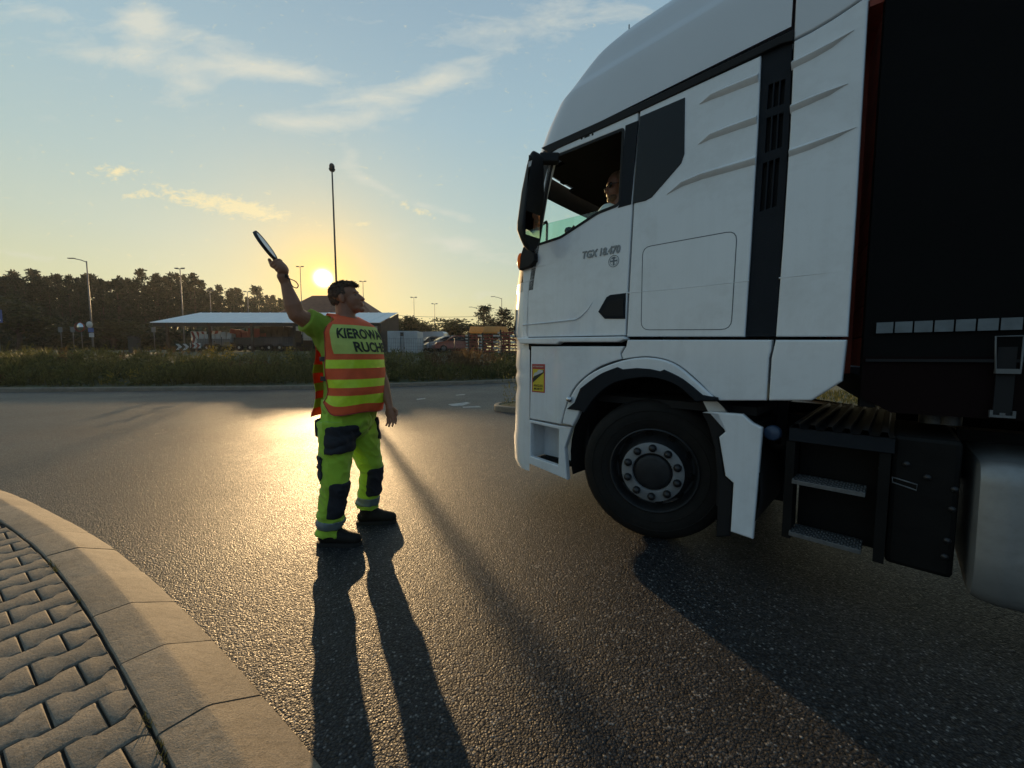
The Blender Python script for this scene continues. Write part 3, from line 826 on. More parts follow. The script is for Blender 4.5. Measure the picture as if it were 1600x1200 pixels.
ring('window_seal', [(864, 244), (976, 198), (970, 316), (964, 323), (934, 334.5), (905, 353.5), (876, 372.5), (836, 385.5), (850, 300)], 0.020, M['black'], 1.2245, parent=door)
# half lowered pane
plate('window_pane', [(847, 351), (932, 330), (938, 332), (905, 354), (876, 374), (836, 387)], M['glassg'], y=1.195, t=0.006, bev=0.0, parent=door)
plate('door_sill', [(807, 528), (974, 525.5), (977, 530), (964, 534.5), (874, 534.5), (868, 538), (812, 537)], M['white'], y=1.262, t=0.075, bev=0.010, parent=door)
handle = plate('door_handle', [(934, 487), (947, 464), (953, 460.5), (977, 457.5), (976, 498), (944, 498)], M['grey'], y=1.230, t=0.02, bev=0.008, parent=door)
plate('handle_recess', [(941, 487), (952, 470), (974, 467), (974, 494), (947, 494)], M['black'], y=1.2335, t=0.006, bev=0.002, parent=handle)
# pressed lines in the door skin
def swage(name, pts, w, m, y=YS, h=0.012, parent=None, yb=None):
    """tapering pressed ridge along pixels pts; w = pixel half height at each point"""
    q = [S(x, yy, y) for x, yy in pts]; up = []; n = len(q)
    rows = []
    for i, (a, z) in enumerate(q):
        ww = w[i]
        rows.append([(a, y - .004, z + ww), (a, y + h * min(1, ww / .012), z + ww * .18), (a, y + h * .9 * min(1, ww / .012), z - ww * .1), (a, y - .004, z - ww)])
    return MB().grid(rows).build(name, m, parent or truck, auto=60)
swage('door_crease', [(817, 508), (860, 504), (900, 499.5), (908, 495), (918, 485), (926, 472)], [.010, .012, .012, .011, .008, .002], M['white'], h=.011, parent=door)
swage('door_crease', [(817, 422.5), (835, 418), (872, 410)], [.007, .006, .001], M['white'], h=.006, parent=door)
swage('door_crease', [(817, 441.5), (830, 438), (848, 433)], [.006, .005, .001], M['white'], h=.006, parent=door)
# lettering on the door
def door_text(s, px, py, px2, py2, hpx, m, name):
    a = S(px, py); b = S(px2, py2); L = math.hypot(b[0] - a[0], b[1] - a[1])
    me = text_mesh(s, 0.1, 0.002, shear=0.2, bold=0.003); xs = [v.co.x for v in me.vertices]; k = L / (max(xs) - min(xs))
    ys = [v.co.y for v in me.vertices]; ky = hpx / (max(ys) - min(ys))
    d = ((b[0] - a[0]) / L, (b[1] - a[1]) / L); c = ((a[0] + b[0]) / 2, (a[1] + b[1]) / 2)
    cx = (max(xs) + min(xs)) / 2; cy = (max(ys) + min(ys)) / 2
    return map_mesh(me, lambda x, y, z: (c[0] + d[0] * (x - cx) * k, YS + .004 + z, c[1] + d[1] * (x - cx) * k + (y - cy) * ky), name, m, door)
door_text('TGX 18.470', 910.5, 399, 969.5, 388.5, 0.056, M['badge'], 'door_lettering')
def seal():
    c = S(959, 408); b = MB(); r = 0.040
    for rr, w in ((r, .0035), (r * .72, .0018)):
        me = [(c[0] + math.cos(a) * rr, YS + .0015, c[1] + math.sin(a) * rr) for a in np.linspace(0, 2 * math.pi, 41)]
        b.tube(me, w * .6, 6)
    b.bbox((c[0] - .005, YS, c[1] - .030), (c[0] + .005, YS + .003, c[1] + .030)); b.bbox((c[0] - .028, YS, c[1] - .004), (c[0] + .028, YS + .0032, c[1] + .006))
    b.bbox((c[0] - .012, YS, c[1] + .016), (c[0] + .012, YS + .0034, c[1] + .024))
    b.build('door_emblem', M['seal'], door)
seal()
for px, py in ((909, 216.5), (926, 210)):
    c = S(px, py); MB().lathe([(0, .0001), (.0, .008), (-.01, .008)], (c[0], YS + .002, c[1]), (0, 1, 0), 12).build('door_screw', M['gap'], door)
plate('door_clip', [(913, 216), (921, 212.5), (921, 209.5), (913, 213)], M['gap'], y=1.2225, t=.006, bev=.001, parent=door)

sleeper = plate('sleeper_panel', [(1000, 173), (1189, 86.5), (1184, 200), (1172, 400), (1163.5, 526), (979.5, 526), (983, 458), (990.5, 318)], M['white'], bev=0.007, t=0.045)
plate('side_window', [(1000, 182), (1070, 152), (1069, 240), (1064, 255), (1018, 308), (1008, 313.5), (988.5, 318)], M['blackgloss'], y=1.2245, t=0.012, bev=0.002, parent=sleeper)
ring('storage_hatch', [(1003.5, 386), (1152.5, 359), (1143, 515.5), (1001, 516)], 0.005, M['hatch'], 1.2212, rad=0.06, t=.004, parent=sleeper)
swage('body_crease', [(978, 458), (1060, 451), (1170, 439)], [.005, .005, .005], M['white'], h=.004, parent=sleeper)
for a in ([(1093, 163), (1112, 151), (1135, 141), (1185, 121)], [(1091, 226), (1110, 213), (1135, 203), (1183, 186)], [(1042, 304), (1066, 287), (1095, 275), (1181, 250)]):
    swage('body_rib', a, [.002, .020, .026, .028], M['white'], h=.021, parent=sleeper)
# dark louvre column
slots = []
for (x0, x1, ya, yb, dx) in ((1199, 1228, 133, 171, -1.5), (1196, 1225, 185, 239, -2), (1190, 1219, 256, 331, -4)):
    for k in range(3):
        u0 = x0 + (x1 - x0) * k / 3 + 1; u1 = u0 + (x1 - x0) / 3 - 3
        tilt = (u0 - x0) * -0.35
        slots.append([(u0 + 1, ya + tilt), (u1 + 1, ya + tilt - 2.5), (u1 + dx, yb + tilt - 2.5), (u0 + dx, yb + tilt)])
louvre = plate('louvre_column', [(1190.5, 86), (1238, 63), (1233, 200), (1222, 380), (1212.5, 526), (1164.5, 526), (1173.5, 400), (1185.5, 200)], M['grey'], y=1.205, t=0.03, bev=0.003, holes=slots)
MB().bbox((S(1236, 300)[0], 1.12, 1.45), (S(1168, 300)[0] + .06, 1.172, 2.9)).build('louvre_backing', M['gap'], louvre)
# rear side fairing, lower and upper piece
fair = plate('side_fairing', [(1240.5, 64), (1268, 50), (1300, 31), (1330, 11), (1357, -8), (1350, 110), (1338, 320), (1324.5, 526), (1212, 526), (1223, 380), (1234.5, 200)], M['white'], bev=0.008, t=0.05)
for a in ([(1237, 102), (1268, 87), (1300, 70), (1335, 47)], [(1235, 170), (1265, 157), (1295, 145), (1325, 131)], [(1233, 239), (1265, 228), (1300, 215), (1338, 199)]):
    swage('fairing_rib', a, [.024, .024, .018, .002], M['white'], h=.018, parent=fair)
swage('fairing_crease', [(1217, 434.5), (1260, 430), (1312, 424.5)], [.005, .005, .001], M['white'], h=.004, parent=fair)
a0 = SP([(1240.5, 61), (1268, 47), (1300, 28), (1330, 8), (1357.5, -11)])
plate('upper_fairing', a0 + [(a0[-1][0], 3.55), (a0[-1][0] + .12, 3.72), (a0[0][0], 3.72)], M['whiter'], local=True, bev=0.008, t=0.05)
plate('fairing_skirt', [(1211.5, 531), (1323, 531), (1320, 556), (1315.5, 596), (1268, 626), (1201, 626), (1205, 560), (1208, 547)], M['white'], y=1.245, bev=0.010, t=0.07)
for sg, y_ in ((-1, -1.22),):     # far side, plain panels
    MB().bbox((-1.0, -1.22, 1.05), (1.12, -1.18, 1.95)).bbox((-1.0, -1.22, 1.95), (-.05, -1.18, 2.985)).bbox((-.05, -1.22, 2.8), (.78, -1.18, 2.985)).build('side_wall', M['white'], truck)
    MB().bbox((-.05, -1.21, 1.95), (.78, -1.20, 2.8)).build('passenger_window', M['glassg'], truck)

# lower wing, flare and arch
def arcs(p, n=4): return [tuple(q) for q in catmull(p, n)]
arc_o = [(876, 664), (882, 636), (899, 603), (927, 579), (970, 562), (1012, 557), (1052, 566), (1086, 592), (1120, 625)]
plate('cab_skirt', [(980, 531), (1205.5, 531), (1204.5, 547), (1201, 560), (1197, 626), (1124, 626)] + arcs([(1110, 615), (1086, 591), (1052, 566), (1012, 557), (973, 561)]) + [(971, 553), (978, 542)], M['white'], y=1.245, t=0.07, bev=0.008)
plate('lower_panel', [(829.5, 541), (975, 541), (969, 552), *arcs([(971, 561), (950, 567), (927, 578), (899, 602), (884, 632), (876, 663)]), (827.5, 654)], M['white'], y=1.238, t=0.06, bev=0.008)
def shrink(pts, c, k): return [(c[0] + (x - c[0]) * k, c[1] + (y - c[1]) * k) for x, y in pts]
fl_o = shrink(arc_o, (1012, 690), 0.992)
plate('wheel_arch', arcs([(878, 662), (884, 637), (900.5, 604), (928, 580.5), (971, 563.5), (1012, 558.5), (1051, 567.5), (1085, 593.5), (1119, 625)]) + arcs([(1100, 625), (1075, 606), (1045, 588), (1005, 584), (965, 590), (932, 606), (912, 630), (900, 655), (894, 666)]), M['white'], y=1.262, t=0.05, bev=0.012)
plate('arch_liner', [(885, 639), (897, 629), (906, 607)] + arcs([(920, 596), (940, 583), (964, 573.5)]) + [(972, 577), (994, 575), (1015, 576.5), (1031, 580)] + arcs([(1037, 577.5), (1066, 592), (1097, 617)]) + [(1120, 621.5), (1120, 626)] + arcs([(1086, 627), (1060, 604), (1030, 592), (1000, 590), (960, 598), (932, 618), (912, 645)]) + [(906, 642)], M['grey'], y=1.274, t=0.05, bev=0.006)
c = S(897, 623); lamp = MB().lathe([(0, .024), (.012, .026), (.03, .018), (.035, .0001)], (c[0], 1.27, c[1]), (0.5, .9, 0), 18).build('side_lamp', M['chrome'], truck)
# wheel well
def well():
    b = MB(); rows = []
    for a in np.linspace(R(-15), R(195), 26):
        r = 0.66; p = (r * math.cos(a), .52 + r * math.sin(a))
        rows.append([(p[0], 1.21, p[1]), (p[0], .55, p[1])])
    b.grid(rows); b.bbox((-.66, .52, .3), (.66, .55, 1.15)); return b.build('wheel_well', M['gap'], truck)
well()
# front step box
stepb = plate('step_box', [(827, 656), (876, 666), (893, 667), (882, 700), (886, 750), (825, 724)], M['white'], y=1.238, t=0.05, bev=0.008, holes=[[(829.5, 661), (873, 671), (872, 728), (829, 713)]], hrad=.01)
a, b_ = S(829, 688), S(874, 688)
MB().bbox((b_[0] - .03, 1.02, .40), (a[0] + .02, 1.03, .78)).bbox((a[0] + .0, 1.03, .40), (a[0] + .01, 1.19, .78)).build('step_back', M['white'], stepb)
z0 = S(850, 722)[1]
b = MB().bbox((b_[0] - .02, 1.03, z0 - .03), (a[0] + .0, 1.195, z0))
for k in range(9): b.bbox((b_[0] - .01 + (a[0] - b_[0]) * k / 9, 1.05, z0), (b_[0] + .005 + (a[0] - b_[0]) * k / 9, 1.19, z0 + .006))
b.build('step_tread', M['black'], stepb)
MB().bbox((.62, .7, .34), (1.1, 1.01, .95)).build('step_cavity', M['gap'], truck)

# blind-spot sticker
def sticker():
    q = SP([(832, 570), (852, 568.5), (850.5, 611.5), (831.5, 613.5)], 1.238); y = 1.240
    c = np.mean(q, 0); w = (q[0][0] - q[1][0]); h = q[0][1] - q[3][1]
    def bx(u0, u1, v0, v1, m, yy, name, par):
        return MB().bbox((c[0] + w * (.5 - u0), 1.236, c[1] + h * (v0 - .5)), (c[0] + w * (.5 - u1), yy, c[1] + h * (v1 - .5))).build(name, m, par)
    r = bx(0, 1, 0, 1, M['redst'], y, 'warning_sticker', truck)
    bx(.07, .93, .04, .82, M['yellowst'], y + .001, 'sticker_face', r)
    def poly(pts, m, yy, name):
        me = curve_mesh([[(c[0] + w * (.5 - u), c[1] + h * (v - .5)) for u, v in pts]], .0005, 0)
        map_mesh(me, lambda a, b, z: (a, yy + z, b), name, m, r)
    poly([(.08, .34), (.92, .70), (.92, .80), (.62, .80), (.08, .5)], M['ink'], y + .0022, 'sticker_shape')
    poly([(.12, .56), (.34, .60), (.88, .72), (.88, .78), (.62, .80), (.5, .79), (.42, .72), (.2, .68)], M['whitepaint'], y + .0034, 'sticker_lorry')
    for txt, v, hh, ww in (('ANGLES', .235, .085, .72), ('MORTS', .12, .085, .66), ('ATTENTION', .91, .05, .8)):
        me = text_mesh(txt, .1, 0, bold=.002); xs = [p.co.x for p in me.vertices]; ys = [p.co.y for p in me.vertices]
        kx = w * ww / (max(xs) - min(xs)); ky = h * hh / (max(ys) - min(ys))
        map_mesh(me, lambda x, yy, z: (c[0] - x * kx, y + .0036, c[1] + h * (v - .5) + yy * ky), 'sticker_text', M['ink'] if v < .5 else M['whitepaint'], r)
sticker()

# mirrors
YM = 1.40
def mirror():
    def loc(px, py, dep):
        P = D(px, py, dep); q = P[:2] - TO; return float(q @ _t), float(q @ _n), float(P[2])
    rows = []; dep = TO[1] - .707 * .47
    for py, xl, xr in ((238.5, 833, 841), (240, 830, 844), (245, 827.5, 847), (262, 823.5, 847.5), (302, 816, 847), (350, 809.5, 842.5), (362, 809, 841), (374, 813, 839.5), (385, 818, 838), (391, 824, 834)):
        x, y, z = loc((xl + xr) / 2, py, dep); k = (xr - xl) / 35.0; hy, hx = .118 * k, .050 * k
        sec = round_poly([(x - hx, y - hy), (x + hx, y - hy * .8), (x + hx, y + hy * .8), (x - hx, y + hy)], .02, 3)
        rows.append([(a, b, z) for a, b in sec + sec[:1]])
    mb_ = MB().grid(rows); mb_.add([p for p in rows[0][:-1]], [tuple(range(len(rows[0]) - 1))]); mb_.add([p for p in rows[-1][:-1]], [tuple(range(len(rows[0]) - 1))])
    hs = mb_.build('mirror', M['black'], truck, auto=40)
    for (pa, pb) in ((252, 330), (336, 372)):
        x, y, z1 = loc(830 if pa < 300 else 826, pa, dep); x2, y2, z2 = loc(826 if pa < 300 else 825, pb, dep)
        MB().add([(x - .052, y - .075, z1), (x - .052, y + .085, z1), (x2 - .054, y2 + .085, z2), (x2 - .054, y2 - .075, z2)], [(0, 1, 2, 3)]).build('mirror_glass', M['mirrorg'], hs)
    p = S(843, 240, 1.30); q = S(868, 238, YS)
    MB().beam((p[0], 1.30, p[1] - .04), (q[0] - .02, 1.20, q[1] - .05), .07, .075).build('mirror_arm', M['black'], hs, bevel=.012)
    me = curve_mesh([round_poly(SP([(820, 386), (833, 389), (833, 394), (838, 397), (838, 408), (830, 417), (813, 423), (815, 402)], 1.24), .010)], .028, .010, 2)
    map_mesh(me, lambda a, b, c: (a, 1.235 + c, b), 'mirror_foot', M['black'], hs)
    p = S(813.5, 409, 1.24)
    MB().ell((p[0] + .0, 1.24, p[1]), (.026, .035, .075)).build('side_indicator', M['amber'], truck)
    p = S(849, 346, 1.2); p2 = S(841, 377, 1.2)
    MB().tube([(p[0] + .06, 1.13, p[1] + .01), (p[0] + .01, 1.15, p[1] + .012), (p[0], 1.15, p[1] - .01), (p2[0] - .05, 1.15, p2[1] - .02)], .011, 8).build('grab_handle', M['black'], truck)
mirror()

# --- inside of the cab -----------------------------------------------------
b = MB()
b.bbox((-.70, -1.17, 1.36), (-.66, 1.17, 2.98))                      # back wall
b.bbox((-.66, -1.17, 1.66), (1.06, 1.17, 1.70))                      # floor
b.bbox((-.66, -1.16, 2.93), (.90, 1.16, 2.96)); b.bbox((.90, -1.0, 2.93), (1.13, 1.0, 2.96)); b.bbox((1.13, -.95, 2.93), (1.22, .52, 2.955)); b.bbox((1.13, .68, 2.93), (1.16, .74, 2.955))                       # headliner
b.bbox((-.66, 1.135, 1.70), (-.03, 1.165, 2.93))                      # bunk side, near
b.bbox((-.66, -1.165, 1.70), (-.05, -1.135, 2.93))
b.bbox((-.05, 1.15, 1.40), (1.05, 1.165, 1.90))
b.bbox((-.64, -.95, 1.70), (-.12, .95, 2.2))                         # bunk
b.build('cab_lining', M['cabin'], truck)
b = MB(); rows = []
for y in np.linspace(-1.12, 1.12, 21):
    hmp = .07 * math.exp(-((y - .98) / .16) ** 2) + .03 * math.exp(-((y - .5) / .2) ** 2)
    bk_ = .25 * max(0, abs(y) - .85)
    rows.append([(1.30 - bk_, y, 1.70), (1.30 - bk_, y, 2.10), (1.16 - bk_, y, 2.24 + hmp), (1.02, y, 2.25 + hmp), (.92, y, 2.12), (.95, y, 1.70)])
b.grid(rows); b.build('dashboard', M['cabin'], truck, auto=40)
wc = Vector((.86, .74, 2.30)); ax = Vector((-.75, 0, .66)).normalized(); xx = Vector((0, 1, 0)); yy = ax.cross(xx)
MB().tube([wc + (xx * math.cos(t) + yy * math.sin(t)) * .22 for t in np.linspace(0, 2 * math.pi, 33)], .017, 8).tube([wc, wc - ax * .3], .04, 8).tube([wc + xx * .2, wc, wc - xx * .2], .02, 6).build('steering_wheel', M['cabin'], truck)
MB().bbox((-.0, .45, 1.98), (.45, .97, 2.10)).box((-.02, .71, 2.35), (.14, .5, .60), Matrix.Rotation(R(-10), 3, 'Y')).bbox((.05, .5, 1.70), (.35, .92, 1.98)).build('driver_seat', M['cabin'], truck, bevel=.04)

# --- wheels ----------------------------------------------------------------
def wheel(c, steer, name='wheel', out=1.15, w=0.31):
    """c: local ground point of the outer face; axis points outwards (+y when steer = 0)"""
    e = bpy.data.objects.new(name, None); COL.objects.link(e); e.parent = truck; e.location = c; e.rotation_euler = (0, 0, steer)
    r = .5
    prof = [(-w, .30), (-w + .01, .40), (-w + .02, .468), (-w + .05, .493), (-w + .08, .5), (-.08, .5), (-.045, .494), (-.022, .476), (-.008, .440), (0.0, .40), (-.004, .35), (-.013, .315), (-.022, .298), (-.022, .288)]
    b = MB().lathe(prof, (0, 0, .5), (0, 1, 0), 96)
    for q in (-.06, -.12, -.18, -.24):      # tread grooves
        b.lathe([(q - .006, .5002), (q - .006, .5012), (q + .006, .5012), (q + .006, .5002)], (0, 0, .5), (0, 1, 0), 96, k=1)
    b.lathe([(-.001, .43), (.0025, .428), (.0025, .424), (-.001, .422)], (0, 0, .5), (0, 1, 0), 96)
    b.lathe([(-.006, .365), (.001, .363), (.001, .358), (-.006, .355)], (0, 0, .5), (0, 1, 0), 96)
    b.build('tyre', [M['rubber'], M['gap']], e, fix=False)
    rb_ = MB().lathe([(-.022, .298), (-.004, .297), (-.001, .292), (-.006, .287), (-.020, .283), (-.075, .278), (-.115, .268), (-.120, .255), (-.10, .236), (-.06, .218), (-.01, .209), (.020, .206), (.024, .205)], (0, 0, .5), (0, 1, 0), 72)
    for k in range(10):                       # vent holes of the disc
        a = R(36 * k + 9); p = Vector((math.cos(a) * .246, -.106, .5 + math.sin(a) * .246)); nn = Vector((math.cos(a) * .80, .6, math.sin(a) * .80))
        rb_.lathe([(.012, .0001), (.012, .026), (-.01, .027)], p, nn, 16, k=1)
    rim = rb_.build('rim', [M['steel'], M['gap']], e, fix=False, auto=40)
    fl = MB().lathe([(.020, .207), (.028, .206), (.030, .203), (.030, .136), (.024, .132), (.0, .131)], (0, 0, .5), (0, 1, 0), 64).build('flange', M['flange'], e, fix=False, auto=40)
    hub = MB().lathe([(.004, .131), (.006, .124), (.020, .120), (.026, .112), (.028, .09), (.034, .06), (.034, .0001)], (0, 0, .5), (0, 1, 0), 48).build('hub', M['hubdark'], e, fix=False, auto=40)
    for k in range(10):
        a = R(36 * k + 18); p = (math.cos(a) * .170, .030, .5 + math.sin(a) * .170)
        MB().lathe([(0, .027), (.014, .0265), (.026, .022), (.034, .013), (.036, .0001)], p, (0, 1, 0), 14).build('wheel_nut', M['nut'], fl, fix=False, auto=50)
    return e
wheel((0, 1.15, 0), R(19))
e = wheel((0, -1.15, 0), R(180 + 19))
wheel((-3.62, 1.20, 0), 0); wheel((-3.62, -1.20, 0), R(180))
MB().bbox((-.1, -.9, .42), (.1, .9, .56)).build('front_axle', M['chassis'], truck)

# --- behind the wheel ------------------------------------------------------
plate('mudguard', [(1096, 645), (1119, 647), (1131.5, 675), (1122, 683), (1132, 744), (1144.5, 755), (1140, 838), (1118, 840), (1122, 765), (1116, 700), (1106, 665)], M['black'], y=1.20, t=0.35, bev=.01)
plate('wheel_fairing', [(1096, 645), (1109, 643), (1160, 647), (1176, 661), (1191, 668.5), (1185, 740), (1176, 843), (1141, 831), (1145.5, 755), (1133, 744), (1123, 683), (1132.5, 675), (1120, 648)], M['white'], y=1.222, t=0.04, bev=.010)
plate('fairing_bracket', [(1098, 627), (1123, 627), (1136, 644), (1106, 643)], M['white'], y=1.16, t=0.03, bev=.004)
# chassis and side equipment
b = MB()
for y in (.42, -.42): b.bbox((-5.4, y - .04, .62), (1.2, y + .04, .90))
for x in (-.9, -2.0, -3.0, -4.2): b.bbox((x - .05, -.42, .66), (x + .05, .42, .86))
b.bbox((-3.7, -.9, .44), (-3.5, .9, .58))
b.build('chassis_frame', M['chassis'], truck)
MB().bbox((-1.15, -1.1, .42), (-.58, .38, .84)).bbox((-.60, .30, .35), (-.40, 1.10, .90)).bbox((-.6, -1.1, .95), (.9, 1.1, 1.0)).bbox((-.55, .5, .3), (-.45, 1.12, .6)).build('engine_box', M['gap'], truck)
zc = S(1233, 667, 1.2)[1]; x0 = S(1233, 667, 1.2)[0]; x1 = S(1399, 689, 1.2)[0]
def catwalk():
    rows = []; n = 60
    for i in range(n + 1):
        x = x0 + (x1 - x0) * i / n; ph = (i / n * 6.0) % 1.0
        z = zc + (.022 if .25 < ph < .62 else 0.0)
        rows.append([(x, 1.2, z), (x, .8, z), (x, -.15, z)])
    o = MB().grid(rows, smooth=False).build('catwalk_plate', M['walkplate'], truck)
    MB().bbox((x1, 1.17, zc - .075), (x0, 1.19, zc - .004)).build('catwalk_lip', M['grey'], o)
    return o
catwalk()
step_rig = MB()
for px in (1232, 1380):
    x = S(px, 760, 1.18)[0]; step_rig.bbox((x - .02, 1.05, .30), (x + .02, 1.18, zc - .08))
step_rig = step_rig.bbox((x1 + .05, .98, .30), (x0 - .03, 1.0, zc - .08)).build('side_step', M['chassis'], truck)
for (pa, pb) in (((1237, 748), (1352, 771)), ((1232, 829), (1345, 861))):
    a, c2 = S(*pa, 1.2), S(*pb, 1.2); z = (a[1] + c2[1]) / 2
    b = MB().bbox((c2[0], 1.04, z - .025), (a[0], 1.195, z - .002))
    for k in range(26):
        x = c2[0] + (a[0] - c2[0]) * (k + .5) / 26
        for j in range(3): b.bbox((x - .004, 1.06 + j * .045 + (k % 2) * .02, z - .002), (x + .004, 1.085 + j * .045 + (k % 2) * .02, z + .004))
    b.build('step_tread', M['tread'], step_rig, bevel=.002)
# service box with latch
xb0, xb1 = S(1388, 780, 1.15)[0], S(1497, 800, 1.15)[0]
sb = MB().bbox((xb1, .5, .30), (xb0, 1.15, .93)).build('service_box', M['chassis'], truck, bevel=.02)
q = SP([(1394, 745), (1433, 757), (1432, 766), (1394, 753)], 1.152)
b = MB(); z1 = [(p[0], 1.156, p[1]) for p in q]; b.tube(z1 + z1[:1], .0035, 6); b.build('latch', M['tread'], sb)
for px, py in ((1416, 725), (1449, 746), (1492, 765), (1488, 796), (1480, 845), (1476, 870), (1378, 732)):
    c = S(px, py, 1.152); MB().lathe([(0, .014), (.008, .012), (.010, .0001)], (c[0], 1.152, c[1]), (0, 1, 0), 10).build('bolt', M['nut'], sb)
# filler cap
c = S(1207, 677, 1.10); MB().lathe([(0, .045), (.035, .043), (.042, .036), (.043, .0001)], (c[0], 1.08, c[1]), (0, 1, .1), 20).build('filler_cap', M['bluecap'], truck)
MB().lathe([(-.2, .055), (0, .055), (0, .02)], (c[0] - .02, 1.05, c[1] - .05), (0, 1, .1), 20).build('filler_neck', M['chassis'], truck)
# fuel tank
def tank():
    X0, X1 = S(1524, 800, 1.2)[0], -2.75
    sec = round_poly([(.52, .26), (1.19, .24), (1.235, .40), (1.20, .80), (1.16, .86), (.52, .86)], [.05, .10, .1, .1, .05, .05], 6)
    cy, cz = .88, .55; rows = []
    for x, k in ((X0, 0.0), (X0, .90), (X0 - .008, .96), (X0 - .03, .99), (X0 - .06, 1.0), (X0 - .075, 1.008), (X0 - .095, 1.008), (X0 - .11, 1.0), ((X0 + X1) / 2, 1.0), (X1 + .1, 1.0), (X1 + .03, .99), (X1, .9), (X1, 0)):
        rows.append([(x, cy + (y - cy) * k, cz + (z - cz) * k) for y, z in sec + sec[:1]])
    t = MB().grid(rows).build('fuel_tank', M['alu'], truck, auto=40)
    b = MB()
    for x in (X0 - .35, X0 - .95):
        b.grid([[(x + dx, cy + (y - cy) * 1.012, cz + (z - cz) * 1.012) for y, z in sec + sec[:1]] for dx in (-.03, .03)])
    b.build('tank_strap', M['chassis'], t)
tank()
# fifth wheel and hoses seen behind the cab
MB().bbox((-3.9, -.5, .95), (-3.0, .5, 1.02)).bbox((-3.7, -.35, .85), (-3.2, .35, .95)).build('fifth_wheel', M['chassis'], truck)
b = MB()
for k in range(3):
    pts = [(-.95, .2 + k * .12, 1.7), (-1.25, .25 + k * .13, 1.15 - .05 * k), (-1.6, .2 + k * .1, 1.2)]
    b.tube(catmull(pts, 6), .014, 6)
b.build('air_hose', M['redboard'], truck)
b = MB()
for px in (1455, 1482):
    p = S(px, 655, .55); b.lathe([(0, .05), (.06, .05), (.07, .03), (.07, .0001)], (p[0], .55, .93), (0, 0, 1), 16)
b.build('air_reservoir', M['tread'], truck)
MB().bbox((-3.0, .5, .86), (xb1 - .02, .62, .92)).build('side_rail', M['chassis'], truck)

